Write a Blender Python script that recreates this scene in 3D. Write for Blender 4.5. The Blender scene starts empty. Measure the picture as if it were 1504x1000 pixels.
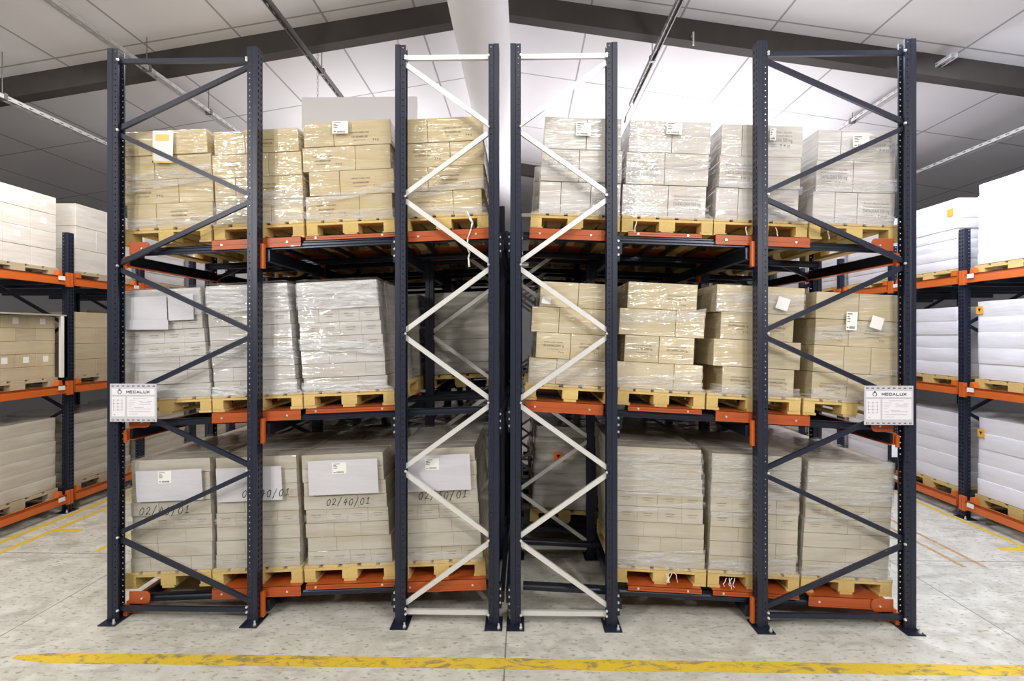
import bpy, math, random
from mathutils import Vector, Matrix, noise
random.seed(7)
SC = bpy.context.scene
COL = SC.collection
# ---------------------------------------------------------------- camera
F, HCAM, HY, CX = 770.0, 2.5, 492.0, 752.0
TH = math.radians(1.22); S_, C_ = math.sin(TH), math.cos(TH)
cam_d = bpy.data.cameras.new('camera'); cam = bpy.data.objects.new('camera', cam_d); COL.objects.link(cam)
cam_d.sensor_width = 36.0; cam_d.lens = F * 36.0 / 1504.0
cam_d.shift_y = (HY - 500.0) / 1504.0
cam_d.clip_start = 0.05; cam_d.clip_end = 100
cam.location = (0, 0, HCAM); cam.rotation_euler = (math.pi / 2, 0, TH)
SC.camera = cam

def U(px, py, Y):
    """real place of a photo point on the plane at depth Y"""
    t = (px - CX) / F
    X = Y * (t * C_ - S_) / (C_ + t * S_)
    zc = -X * S_ + Y * C_
    return X, HCAM - (py - HY) * zc / F

# ---------------------------------------------------------------- node helpers
def newmat(name):
    m = bpy.data.materials.new(name); m.use_nodes = True
    nt = m.node_tree; nt.nodes.clear()
    out = nt.nodes.new('ShaderNodeOutputMaterial'); b = nt.nodes.new('ShaderNodeBsdfPrincipled')
    nt.links.new(b.outputs[0], out.inputs[0])
    return m, nt, b, out

def N(nt, kind, **kw):
    n = nt.nodes.new(kind)
    for k, v in kw.items():
        if k.startswith('i_'):
            key = k[2:]
            n.inputs[int(key) if key.isdigit() else key.replace('_', ' ')].default_value = v
        else:
            setattr(n, k, v)
    return n

def mixc(nt, fac, a, b):
    n = nt.nodes.new('ShaderNodeMix'); n.data_type = 'RGBA'
    for s, v in ((0, fac), (6, a), (7, b)):
        if hasattr(v, 'is_linked') or hasattr(v, 'links'):
            nt.links.new(v, n.inputs[s])
        else:
            n.inputs[s].default_value = v if s == 0 else (*v, 1)
    return n.outputs[2]

def ramp(nt, src, stops):
    r = nt.nodes.new('ShaderNodeValToRGB')
    e = r.color_ramp.elements
    while len(e) < len(stops): e.new(0.5)
    for k, (p, c) in enumerate(stops):
        e[k].position = p; e[k].color = (*c, 1) if isinstance(c, tuple) else (c, c, c, 1)
    nt.links.new(src, r.inputs[0])
    return r.outputs[0]

def pos(nt, scale):
    g = N(nt, 'ShaderNodeNewGeometry')
    m = N(nt, 'ShaderNodeMapping'); m.inputs['Scale'].default_value = scale
    nt.links.new(g.outputs['Position'], m.inputs['Vector'])
    return m.outputs[0]

def objpos(nt, scale):
    g = N(nt, 'ShaderNodeTexCoord')
    m = N(nt, 'ShaderNodeMapping'); m.inputs['Scale'].default_value = scale
    nt.links.new(g.outputs['Object'], m.inputs['Vector'])
    return m.outputs[0]

def noisen(nt, vec, scale, detail=3, rough=0.55, dist=0.0):
    n = N(nt, 'ShaderNodeTexNoise'); n.inputs['Scale'].default_value = scale
    n.inputs['Detail'].default_value = detail; n.inputs['Roughness'].default_value = rough
    n.inputs['Distortion'].default_value = dist
    nt.links.new(vec, n.inputs['Vector'])
    return n.outputs['Fac']

def plain(name, col, rough=0.6, metal=0.0, var=0.06, coat=0.0, nscale=18, bump=0.0):
    m, nt, b, o = newmat(name)
    f = noisen(nt, objpos(nt, (1, 1, 1)), nscale)
    c = mixc(nt, f, tuple(max(0, v * (1 - var)) for v in col), tuple(min(1, v * (1 + var)) for v in col))
    nt.links.new(c, b.inputs['Base Color'])
    b.inputs['Roughness'].default_value = rough; b.inputs['Metallic'].default_value = metal
    b.inputs['Coat Weight'].default_value = coat
    if bump:
        bp = N(nt, 'ShaderNodeBump'); bp.inputs['Strength'].default_value = bump; bp.inputs['Distance'].default_value = 0.01
        nt.links.new(f, bp.inputs['Height']); nt.links.new(bp.outputs[0], b.inputs['Normal'])
    return m

def carton_mat(name, base, film, veil, coat=0.8, wr=0.6, rnd=0.16):
    """cardboard seen through wound stretch film: film haze in horizontal bands, film gloss as the coat"""
    m, nt, b, o = newmat(name)
    oi = N(nt, 'ShaderNodeObjectInfo')
    fib = noisen(nt, pos(nt, (1, 1, 1)), 9, 4)
    d1 = tuple(v * (1 - rnd) for v in base); d2 = tuple(min(1, v * (1 + rnd * .7)) for v in base)
    c = mixc(nt, oi.outputs['Random'], d1, d2)
    c2 = mixc(nt, ramp(nt, fib, [(0.3, 0.0), (0.75, 0.35)]), c, tuple(v * .86 for v in base))
    # film haze
    st = noisen(nt, pos(nt, (1.0, 1.0, 9.0)), 1.6, 5, 0.62, 0.5)
    lay = ramp(nt, st, [(0.38, 0.0), (0.62, 1.0)])
    vm = N(nt, 'ShaderNodeMath', operation='MULTIPLY'); vm.inputs[1].default_value = veil * .8
    nt.links.new(lay, vm.inputs[0])
    va = N(nt, 'ShaderNodeMath', operation='ADD', use_clamp=True); va.inputs[1].default_value = veil * .45
    nt.links.new(vm.outputs[0], va.inputs[0])
    c3 = mixc(nt, va.outputs[0], c2, film)
    nt.links.new(c3, b.inputs['Base Color'])
    b.inputs['Roughness'].default_value = 0.62
    b.inputs['Coat Weight'].default_value = coat; b.inputs['Coat Roughness'].default_value = 0.035; b.inputs['Coat IOR'].default_value = 1.9
    # wrinkles of the film
    w1 = noisen(nt, pos(nt, (0.45, 0.45, 5.0)), 4.4, 2.5, 0.55, 1.0)
    wa = noisen(nt, pos(nt, (0.8, 0.8, 1.0)), 3.2, 2, 0.5, 0.6)
    wm = N(nt, 'ShaderNodeMath', operation='MULTIPLY_ADD'); wm.inputs[1].default_value = 0.8; nt.links.new(wa, wm.inputs[0]); nt.links.new(w1, wm.inputs[2])
    bp = N(nt, 'ShaderNodeBump'); bp.inputs['Strength'].default_value = wr; bp.inputs['Distance'].default_value = 0.020
    nt.links.new(wm.outputs[0], bp.inputs['Height'])
    nt.links.new(bp.outputs[0], b.inputs['Coat Normal'])
    b2 = N(nt, 'ShaderNodeBump'); b2.inputs['Strength'].default_value = 0.12; b2.inputs['Distance'].default_value = 0.01
    nt.links.new(w1, b2.inputs['Height']); nt.links.new(b2.outputs[0], b.inputs['Normal'])
    return m

def film_mat(name, dens=0.35, col=(0.86, 0.86, 0.88)):
    m, nt, b, o = newmat(name)
    st = noisen(nt, pos(nt, (1.0, 1.0, 8.0)), 3.0, 5, 0.65, 0.9)
    a = ramp(nt, st, [(0.36, dens * .18), (0.66, min(1, dens * 1.7))])
    b.inputs['Base Color'].default_value = (*col, 1)
    b.inputs['Roughness'].default_value = 0.16
    b.inputs['Coat Weight'].default_value = 0.5
    b.inputs['Specular IOR Level'].default_value = 0.7
    nt.links.new(a, b.inputs['Alpha'])
    w1 = noisen(nt, pos(nt, (1.0, 1.0, 4.0)), 9.0, 4, 0.6, 1.5)
    bp = N(nt, 'ShaderNodeBump'); bp.inputs['Strength'].default_value = 0.7; bp.inputs['Distance'].default_value = 0.03
    nt.links.new(w1, bp.inputs['Height']); nt.links.new(bp.outputs[0], b.inputs['Normal'])
    return m

M = {}
M['navy'] = plain('navy painted steel', (0.016, 0.020, 0.040), 0.40, 0.15, 0.12)
M['rail'] = plain('dark rail steel', (0.022, 0.027, 0.044), 0.30, 0.45, 0.12)
M['galv'] = plain('galvanised steel', (0.84, 0.83, 0.80), 0.40, 0.45, 0.05)
M['zinc'] = plain('zinc bolt', (0.85, 0.84, 0.80), 0.3, 0.6, 0.05)
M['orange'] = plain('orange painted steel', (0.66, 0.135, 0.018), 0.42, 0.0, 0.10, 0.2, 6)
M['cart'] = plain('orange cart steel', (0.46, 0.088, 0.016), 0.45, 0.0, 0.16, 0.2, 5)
M['white'] = plain('white paper', (0.82, 0.81, 0.83), 0.55, 0, 0.03)
M['label'] = plain('white label', (0.90, 0.89, 0.86), 0.5, 0, 0.02)
M['ink'] = plain('dark print', (0.11, 0.085, 0.060), 0.7, 0, 0.05)
M['greyink'] = plain('grey print', (0.30, 0.285, 0.28), 0.7, 0, 0.05)
M['pen'] = plain('black marker', (0.025, 0.022, 0.022), 0.6, 0, 0.05)
M['navyink'] = plain('navy print', (0.028, 0.034, 0.085), 0.6, 0, 0.02)
M['paleink'] = plain('pale print', (0.50, 0.46, 0.55), 0.7, 0, 0.02)
M['signgrey'] = plain('grey sign plate', (0.60, 0.59, 0.64), 0.5, 0, 0.02)
M['signwhite'] = plain('white sign panel', (0.86, 0.83, 0.86), 0.5, 0, 0.02)
M['sticker'] = plain('orange sticker', (0.88, 0.20, 0.03), 0.5, 0, 0.03)
M['amber'] = plain('amber sticker', (0.90, 0.42, 0.03), 0.5, 0, 0.03)
M['paleyellow'] = plain('pale yellow print', (0.86, 0.66, 0.20), 0.6, 0, 0.03)
M['black'] = plain('black', (0.012, 0.012, 0.014), 0.6, 0, 0.02)
M['rafter'] = plain('dark brown rafter', (0.050, 0.042, 0.038), 0.8, 0, 0.35, 0, 3, 0.2)
M['duct'] = plain('white fabric duct', (0.88, 0.87, 0.89), 0.8, 0, 0.03, 0, 5)
M['tray'] = plain('pale trunking metal', (0.66, 0.65, 0.64), 0.4, 0.3, 0.05)
M['traydark'] = plain('dull trunking metal', (0.20, 0.19, 0.18), 0.45, 0.4, 0.08)
M['wall'] = plain('white wall', (0.50, 0.49, 0.50), 0.85, 0, 0.03, 0, 1)
M['board'] = plain('white board', (0.95, 0.93, 0.96), 0.6, 0, 0.01)

def wood(name, col):
    m, nt, b, o = newmat(name)
    oi = N(nt, 'ShaderNodeObjectInfo')
    g = noisen(nt, objpos(nt, (14, 1.2, 14)), 4.0, 5, 0.6, 0.6)
    c = mixc(nt, ramp(nt, g, [(0.3, 0.0), (0.7, 1.0)]), tuple(v * .74 for v in col), col)
    c2 = mixc(nt, oi.outputs['Random'], tuple(v * .8 for v in col), tuple(min(1, v * 1.12) for v in col))
    n = nt.nodes.new('ShaderNodeMix'); n.data_type = 'RGBA'; n.inputs[0].default_value = 0.5
    nt.links.new(c, n.inputs[6]); nt.links.new(c2, n.inputs[7])
    nt.links.new(n.outputs[2], b.inputs['Base Color'])
    b.inputs['Roughness'].default_value = 0.7
    bp = N(nt, 'ShaderNodeBump'); bp.inputs['Strength'].default_value = 0.3; bp.inputs['Distance'].default_value = 0.005
    nt.links.new(g, bp.inputs['Height']); nt.links.new(bp.outputs[0], b.inputs['Normal'])
    return m
M['wood'] = wood('pale pallet wood', (0.76, 0.545, 0.20))
M['woodold'] = wood('grey pallet wood', (0.60, 0.50, 0.34))

M['cTL'] = carton_mat('tan carton under film', (0.55, 0.41, 0.185), (0.78, 0.73, 0.60), 0.30, 1.0, 1.0, 0.13)
M['cTR'] = carton_mat('pale carton under film', (0.54, 0.47, 0.36), (0.72, 0.695, 0.69), 0.70, 0.9, 0.8, 0.05)
M['cMR'] = carton_mat('buff carton under film', (0.55, 0.43, 0.22), (0.78, 0.73, 0.61), 0.32, 1.0, 1.0, 0.11)
M['cML'] = carton_mat('grey wrapped carton', (0.45, 0.395, 0.31), (0.66, 0.65, 0.655), 0.70, 0.9, 0.8, 0.05)
M['cBL'] = carton_mat('drab wrapped carton', (0.44, 0.375, 0.265), (0.64, 0.625, 0.585), 0.5, 0.7, 0.6, 0.04)
M['cBR'] = carton_mat('beige wrapped carton', (0.48, 0.405, 0.27), (0.66, 0.64, 0.59), 0.42, 0.7, 0.6, 0.04)
M['cSL'] = carton_mat('brown side rack carton', (0.56, 0.43, 0.235), (0.78, 0.74, 0.66), 0.26, 0.9, 0.9)
M['cSLp'] = carton_mat('pale side rack carton', (0.70, 0.63, 0.53), (0.88, 0.85, 0.82), 0.6, 1.0, 1.0, 0.05)
M['wGrey'] = carton_mat('grey wrapped load', (0.30, 0.265, 0.20), (0.70, 0.68, 0.64), 0.62, 1.0, 1.0)
M['wWarm'] = carton_mat('beige wrapped load', (0.52, 0.45, 0.34), (0.74, 0.71, 0.66), 0.55, 0.9, 0.9)
M['wWhite'] = carton_mat('white wrapped load', (0.80, 0.77, 0.77), (0.90, 0.88, 0.91), 0.7, 0.8, 0.6, 0.04)
M['sheet'] = carton_mat('white paper under film', (0.62, 0.61, 0.66), (0.70, 0.69, 0.73), 0.5, 0.7, 0.5, 0.04)
M['film'] = film_mat('clear stretch film', 0.30)
M['filmw'] = film_mat('milky stretch film', 0.62)
M['filmd'] = film_mat('thin stretch film', 0.17)

# ---------------------------------------------------------------- mesh helpers
class MB:
    def __init__(s): s.v = []; s.f = []; s.m = []
    def add(s, vs, fs, mi=0):
        o = len(s.v); s.v += [tuple(v) for v in vs]
        s.f += [tuple(o + i for i in f) for f in fs]; s.m += [mi] * len(fs)
    def box(s, x0, x1, y0, y1, z0, z1, mi=0, M4=None):
        vs = [Vector((x, y, z)) for x in (x0, x1) for y in (y0, y1) for z in (z0, z1)]
        if M4 is not None: vs = [M4 @ v for v in vs]
        s.add(vs, [(0, 1, 3, 2), (4, 6, 7, 5), (0, 4, 5, 1), (2, 3, 7, 6), (0, 2, 6, 4), (1, 5, 7, 3)], mi)
    def tube(s, p0, p1, r, n=8, mi=0, r1=None):
        p0, p1 = Vector(p0), Vector(p1); d = (p1 - p0).normalized()
        a = d.orthogonal().normalized(); b = d.cross(a); r1 = r if r1 is None else r1
        vs = [p0 + (a * math.cos(t) + b * math.sin(t)) * r for t in [2 * math.pi * k / n for k in range(n)]]
        vs += [p1 + (a * math.cos(t) + b * math.sin(t)) * r1 for t in [2 * math.pi * k / n for k in range(n)]]
        fs = [(k, (k + 1) % n, n + (k + 1) % n, n + k) for k in range(n)] + [tuple(range(n))[::-1], tuple(range(n, 2 * n))]
        s.add(vs, fs, mi)
    def sweep(s, prof, p0, p1, side, mi=0):
        """closed 2D profile (a along 'side', b along d x side) swept from p0 to p1"""
        p0, p1 = Vector(p0), Vector(p1); d = (p1 - p0).normalized()
        a = Vector(side); a = (a - d * a.dot(d)).normalized(); b = d.cross(a)
        n = len(prof)
        vs = [p + a * u + b * w for p in (p0, p1) for u, w in prof]
        fs = [(k, (k + 1) % n, n + (k + 1) % n, n + k) for k in range(n)] + [tuple(range(n))[::-1], tuple(range(n, 2 * n))]
        s.add(vs, fs, mi)
    def mesh(s, name, mats):
        me = bpy.data.meshes.new(name); me.from_pydata(s.v, [], s.f)
        for m in (mats if isinstance(mats, (list, tuple)) else [mats]): me.materials.append(m)
        if any(s.m):
            me.polygons.foreach_set('material_index', s.m)
        import bmesh
        bm = bmesh.new(); bm.from_mesh(me); bmesh.ops.recalc_face_normals(bm, faces=bm.faces); bm.to_mesh(me); bm.free()
        me.update(); return me

def link(name, me, parent=None, loc=(0, 0, 0), rot=(0, 0, 0)):
    o = bpy.data.objects.new(name, me); COL.objects.link(o)
    o.location = loc; o.rotation_euler = rot
    if parent is not None: o.parent = parent
    return o
def smooth(me):
    me.polygons.foreach_set('use_smooth', [True] * len(me.polygons)); return me
def thing(o, label, cat, group=None):
    o['label'] = label; o['category'] = cat
    if cat == 'beam': o['kind'] = 'thing'
    if group: o['group'] = group
    return o
def empty(name, loc=(0, 0, 0), rot=(0, 0, 0)):
    o = bpy.data.objects.new(name, None); COL.objects.link(o); o.location = loc; o.rotation_euler = rot
    o.empty_display_size = 0.1
    return o
def struct(name, me):
    o = link(name, me); o['kind'] = 'structure'; return o
def copy_tree(o, parent=None):
    c = o.copy(); COL.objects.link(c)
    if parent is not None: c.parent = parent
    for ch in list(o.children): copy_tree(ch, c)
    return c
def bevel(o, w=0.005, seg=2):
    b = o.modifiers.new('soft edges', 'BEVEL'); b.width = w; b.segments = seg; b.limit_method = 'ANGLE'
    return o
def bake(o):
    """mesh with its modifiers applied"""
    bpy.context.view_layer.update()
    dg = bpy.context.evaluated_depsgraph_get()
    me = bpy.data.meshes.new_from_object(o.evaluated_get(dg))
    bpy.data.objects.remove(o); return me
ORD = ['first', 'second', 'third', 'fourth', 'fifth', 'sixth', 'seventh', 'eighth', 'ninth']

_txt = {}
def text_mesh(body, size, mat, width=None, thick=False):
    key = (body, size, mat.name, width, thick)
    if key in _txt: return _txt[key]
    cu = bpy.data.curves.new('lettering', 'FONT'); cu.body = body; cu.size = size; cu.align_x = 'CENTER'; cu.resolution_u = 2
    if thick: cu.offset = size * 0.009
    o = bpy.data.objects.new('lettering', cu); COL.objects.link(o)
    me = bake(o)
    xs = [v.co.x for v in me.vertices]; k = 1.0
    if width and xs: k = width / (max(xs) - min(xs))
    for v in me.vertices: v.co = Vector((v.co.x * k, 0, v.co.y))
    me.materials.clear(); me.materials.append(mat); _txt[key] = me
    return me
def merge(parts, mat, name='marking'):
    """several meshes with offsets (dx,dz) as one flat print"""
    b = MB()
    for me, dx, dz in parts:
        b.add([(v.co.x + dx, v.co.y, v.co.z + dz) for v in me.vertices], [tuple(p.vertices) for p in me.polygons])
    m2 = bpy.data.meshes.new(name); m2.from_pydata(b.v, [], b.f); m2.materials.append(mat)
    return m2
def icons(h, mat):
    b = MB(); w = h * .6
    b.add([(-w / 2, 0, h), (w / 2, 0, h), (w * .06, 0, h * .45), (-w * .06, 0, h * .45)], [(0, 1, 2, 3)])
    b.box(-w * .05, w * .05, 0, 0.0001, 0.04 * h, h * .45); b.box(-w * .3, w * .3, 0, .0001, 0, h * .07)
    x = h * 1.0
    n = 8; arc = [(x + w * .55 * math.cos(math.pi * k / n), 0, h * .55 + w * .6 * math.sin(math.pi * k / n)) for k in range(n + 1)]
    b.add(arc, [tuple(range(n + 1))]); b.box(x - w * .04, x + w * .04, 0, .0001, 0, h * .6)
    for x in (h * 1.85, h * 2.25):
        b.add([(x - w * .28, 0, h * .6), (x + w * .28, 0, h * .6), (x, 0, h)], [(0, 1, 2)]); b.box(x - w * .08, x + w * .08, 0, .0001, h * .1, h * .62)
    b.box(h * 1.6, h * 2.5, 0, .0001, 0, h * .06)
    me = bpy.data.meshes.new('icons'); me.from_pydata(b.v, [], b.f); me.materials.append(mat); return me

K, G = M['ink'], M['greyink']
def bars(w, h, gap, mat):
    pass
PRINT = {}
PRINT['upsa'] = merge([(text_mesh('LABORATOIRES UPSA', .021, K, .185), -.06, .028), (text_mesh('150 UPSARIN 500', .026, K, .150, True), -.06, -.014),
                       (text_mesh('boite de 16 comprimes', .014, K, .115), -.06, -.042), (icons(.022, K), .07, -.052),
                       (text_mesh('-   -  -   --   -    -  -   -  -    -', .014, K, .33), -.0, .068)], K)
PRINT['daf500'] = merge([(text_mesh('Bristol-Myers Squibb', .028, G, .245), 0, .055), (text_mesh('Pharmaceutical Products', .022, G, .245), 0, .024),
                         (text_mesh('DAFALGAN 500 mg', .05, G, .255, True), 0, -.026), (text_mesh('1120 boites', .017, G, .09), -.07, -.055),
                         (text_mesh('de 16 gelules', .017, G, .11), -.065, -.078), (icons(.034, G), .025, -.08)], G)
PRINT['daf1'] = merge([(text_mesh('BRISTOL-MYERS SQUIBB', .014, K, .165), 0, .026), (text_mesh('150 DAFALGAN 1g', .028, K, .185, True), 0, -.008),
                       (text_mesh('8 comprimes', .014, K, .10), -.0, -.034), (icons(.017, K), .055, -.066)], K)
PRINT['eff1'] = merge([(text_mesh('BRISTOL-MYERS SQUIBB', .014, K, .165), 0, .026), (text_mesh('150 EFFERALGAN 1g', .028, K, .185, True), 0, -.008),
                       (text_mesh('8 comprimes', .014, K, .10), -.0, -.034), (icons(.017, K), .055, -.066)], K)
PRINT['small'] = merge([(text_mesh('LABORATOIRES', .013, K, .09), 0, .008), (text_mesh('comprimes', .012, K, .07), 0, -.012)], K)

# ---------------------------------------------------------------- the setting
XR, ZR, SL = -0.285, 7.29, 0.157           # ridge line and ceiling pitch
XW = 13.0; YB, YF = 21.5, -6.0
def zc_(x): return ZR - SL * abs(x - XR)
def concrete():
    m, nt, b, o = newmat('worn concrete')
    p = pos(nt, (1, 1, 1))
    big = noisen(nt, p, 0.55, 4, 0.6, 0.3)
    mid = noisen(nt, p, 5.0, 5, 0.65, 0.4)
    c = mixc(nt, ramp(nt, big, [(0.35, 0.0), (0.68, 1.0)]), (0.49, 0.47, 0.395), (0.62, 0.605, 0.53))
    c = mixc(nt, ramp(nt, mid, [(0.36, 0.0), (0.66, 1.0)]), c, (0.70, 0.685, 0.625))
    sp = noisen(nt, pos(nt, (1, 2.0, 1)), 17, 2, 0.5, 0.2)
    c = mixc(nt, ramp(nt, sp, [(0.58, 0.0), (0.70, 0.8)]), c, (0.30, 0.265, 0.17))
    sc = noisen(nt, pos(nt, (0.8, 2.2, 1)), 2.3, 4, 0.6, 1.0)
    c = mixc(nt, ramp(nt, sc, [(0.54, 0.0), (0.70, 0.6)]), c, (0.33, 0.315, 0.28))
    # sawn joints
    g = N(nt, 'ShaderNodeNewGeometry'); s = N(nt, 'ShaderNodeSeparateXYZ'); nt.links.new(g.outputs['Position'], s.inputs[0])
    lines = []
    for ax, off, per, w in (('X', 4.34, 4.2, 0.012), ('Y', 5.9, 6.0, 0.012)):
        a = N(nt, 'ShaderNodeMath', operation='ADD'); a.inputs[1].default_value = off + w / 2 if ax == 'X' else 6.1 + w / 2
        nt.links.new(s.outputs[ax], a.inputs[0])
        mo = N(nt, 'ShaderNodeMath', operation='FLOORED_MODULO'); mo.inputs[1].default_value = per if ax == 'X' else 12.0
        nt.links.new(a.outputs[0], mo.inputs[0])
        lt = N(nt, 'ShaderNodeMath', operation='LESS_THAN'); lt.inputs[1].default_value = w
        nt.links.new(mo.outputs[0], lt.inputs[0]); lines.append(lt.outputs[0])
    mx = N(nt, 'ShaderNodeMath', operation='MAXIMUM'); nt.links.new(lines[0], mx.inputs[0]); nt.links.new(lines[1], mx.inputs[1])
    m7 = N(nt, 'ShaderNodeMath', operation='MULTIPLY'); m7.inputs[1].default_value = 0.7; nt.links.new(mx.outputs[0], m7.inputs[0])
    c = mixc(nt, m7.outputs[0], c, (0.12, 0.11, 0.095))
    nt.links.new(c, b.inputs['Base Color'])
    b.inputs['Roughness'].default_value = 0.42
    r = ramp(nt, mid, [(0.3, 0.34), (0.7, 0.58)]); nt.links.new(r, b.inputs['Roughness'])
    bp = N(nt, 'ShaderNodeBump'); bp.inputs['Strength'].default_value = 0.15; bp.inputs['Distance'].default_value = 0.01
    nt.links.new(mid, bp.inputs['Height']); nt.links.new(bp.outputs[0], b.inputs['Normal'])
    return m
M['floor'] = concrete()
def ceilmat():
    m, nt, b, o = newmat('ceiling panels')
    g = N(nt, 'ShaderNodeNewGeometry'); s = N(nt, 'ShaderNodeSeparateXYZ'); nt.links.new(g.outputs['Position'], s.inputs[0])
    ls = []
    for ax, off, per, w in (('X', -XR, 1.235, 0.028), ('Y', -9.5 + 24.0, 2.4, 0.03)):
        a = N(nt, 'ShaderNodeMath', operation='ADD'); a.inputs[1].default_value = off + w / 2; nt.links.new(s.outputs[ax], a.inputs[0])
        mo = N(nt, 'ShaderNodeMath', operation='FLOORED_MODULO'); mo.inputs[1].default_value = per; nt.links.new(a.outputs[0], mo.inputs[0])
        lt = N(nt, 'ShaderNodeMath', operation='LESS_THAN'); lt.inputs[1].default_value = w; nt.links.new(mo.outputs[0], lt.inputs[0]); ls.append(lt.outputs[0])
    mx = N(nt, 'ShaderNodeMath', operation='MAXIMUM'); nt.links.new(ls[0], mx.inputs[0]); nt.links.new(ls[1], mx.inputs[1])
    f = noisen(nt, pos(nt, (1, 1, 1)), 1.2, 2)
    c = mixc(nt, f, (0.70, 0.68, 0.69), (0.76, 0.74, 0.75))
    m6 = N(nt, 'ShaderNodeMath', operation='MULTIPLY'); m6.inputs[1].default_value = 0.75; nt.links.new(mx.outputs[0], m6.inputs[0])
    c = mixc(nt, m6.outputs[0], c, (0.22, 0.21, 0.21))
    nt.links.new(c, b.inputs['Base Color']); b.inputs['Roughness'].default_value = 0.8
    return m
M['ceil'] = ceilmat()
b = MB(); b.box(-XW, XW, YF, YB, -0.2, 0); struct('floor', b.mesh('floor', M['floor']))
b = MB()
for xa, xb in ((-XW, XR), (XR, XW)):
    za, zb = zc_(xa), zc_(xb)
    b.add([(xa, YF, za), (xb, YF, zb), (xb, YB, zb), (xa, YB, za), (xa, YF, za + .15), (xb, YF, zb + .15), (xb, YB, zb + .15), (xa, YB, za + .15)],
          [(0, 1, 2, 3), (4, 7, 6, 5), (0, 4, 5, 1), (1, 5, 6, 2), (2, 6, 7, 3), (3, 7, 4, 0)])
struct('ceiling', b.mesh('ceiling', M['ceil']))
for nm, bx in (('wall_left', (-XW - .2, -XW, YF, YB)), ('wall_right', (XW, XW + .2, YF, YB)), ('wall_back', (-XW, XW, YB, YB + .2)), ('wall_front', (-XW, XW, YF - .2, YF))):
    b = MB()
    if nm in ('wall_left', 'wall_right'):
        b.box(*bx, 0, zc_(XW if nm == 'wall_right' else -XW) + .05)
    else:
        y0, y1 = bx[2], bx[3]
        pr = [(-XW, 0), (XW, 0), (XW, zc_(XW)), (XR, ZR), (-XW, zc_(-XW))]
        n = 5; b.add([(x, y0, z) for x, z in pr] + [(x, y1, z) for x, z in pr], [tuple(range(5)), tuple(range(9, 4, -1))] + [(k, (k + 1) % n, n + (k + 1) % n, n + k) for k in range(n)])
    struct(nm, b.mesh(nm, M['wall']))
for k, yy in enumerate((7.32, 14.5)):
    b = MB(); d = 0.30
    for xa, xb in ((-XW, XR), (XR, XW)):
        za, zb = zc_(xa), zc_(xb)
        b.add([(xa, yy, za - d), (xb, yy, zb - d), (xb, yy + .19, zb - d), (xa, yy + .19, za - d), (xa, yy, za), (xb, yy, zb), (xb, yy + .19, zb), (xa, yy + .19, za)],
              [(0, 1, 2, 3), (4, 7, 6, 5), (0, 4, 5, 1), (1, 5, 6, 2), (2, 6, 7, 3), (3, 7, 4, 0)])
    struct('trim_%d' % (k + 1), b.mesh('rafter', M['rafter']))

# painted lines on the floor
def yellow(name, wear):
    m, nt, b, o = newmat(name)
    f = noisen(nt, pos(nt, (0.8, 1.6, 1)), 6, 6, 0.75, 1.0); f2 = noisen(nt, pos(nt, (1, 1.5, 1)), 38, 3, 0.7)
    c = mixc(nt, ramp(nt, f2, [(0.35, 0.0), (0.7, 1.0)]), (0.70, 0.47, 0.03), (0.92, 0.66, 0.045))
    c = mixc(nt, ramp(nt, f, [(wear, 0.0), (wear + .1, 0.8)]), c, (0.25, 0.21, 0.13))
    nt.links.new(c, b.inputs['Base Color']); b.inputs['Roughness'].default_value = 0.55
    a = ramp(nt, f2, [(0.45, 1.0), (0.75, 0.72)]); nt.links.new(a, b.inputs['Alpha'])
    return m
M['yellow'] = yellow('worn yellow floor paint', 0.50)
M['yellow2'] = yellow('pale yellow floor paint', 0.62)
def faint():
    m, nt, b, o = newmat('faded floor paint')
    b.inputs['Base Color'].default_value = (0.72, 0.42, 0.16, 1); b.inputs['Roughness'].default_value = .6
    f = noisen(nt, pos(nt, (1, 1, 1)), 12, 3); nt.links.new(ramp(nt, f, [(0.3, 0.15), (0.7, 0.6)]), b.inputs['Alpha']); return m
M['faint'] = faint()
def stripe(x0, x1, y0, y1, mat):
    b = MB(); b.box(x0, x1, y0, y1, 0.0002, 0.0016)
    o = link('floor_marking', b.mesh('floor_marking', mat)); o['kind'] = 'structure'
b = MB(); n = 60                       # wavy worn front stripe with ragged ends
for k in range(n):
    xa, xb = -3.95 + 8.1 * k / n, -3.95 + 8.1 * (k + 1) / n
    e = lambda x: 0.012 * noise.noise(Vector((x * 2.3, 0, 1)))
    wd = lambda x: 0.066 * min(1.0, max(0.12, (x + 4.1) / .45), max(0.3, (4.2 - x) / .4))
    yc = 3.985
    b.add([(xa, yc - wd(xa) + e(xa), .0004), (xb, yc - wd(xb) + e(xb), .0004), (xb, yc + wd(xb) + e(xb + 9), .0004), (xa, yc + wd(xa) + e(xa + 9), .0004)], [(0, 1, 2, 3)])
o = link('floor_marking', b.mesh('floor_marking', M['yellow'])); o['kind'] = 'structure'
stripe(-6.34, -6.26, 3, 13, M['yellow2']); stripe(-6.04, -5.97, 3, 13, M['yellow2'])
stripe(-5.97, -5.66, 6.55, 6.63, M['yellow2']); stripe(-4.96, -4.90, 5.95, 9.5, M['yellow2'])
stripe(4.73, 4.78, 5.75, 9, M['faint']); stripe(4.95, 5.0, 5.75, 9, M['faint']); stripe(5.55, 5.95, 6.2, 6.28, M['yellow2'])
stripe(5.88, 5.94, 3, 13, M['yellow2'])

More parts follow.
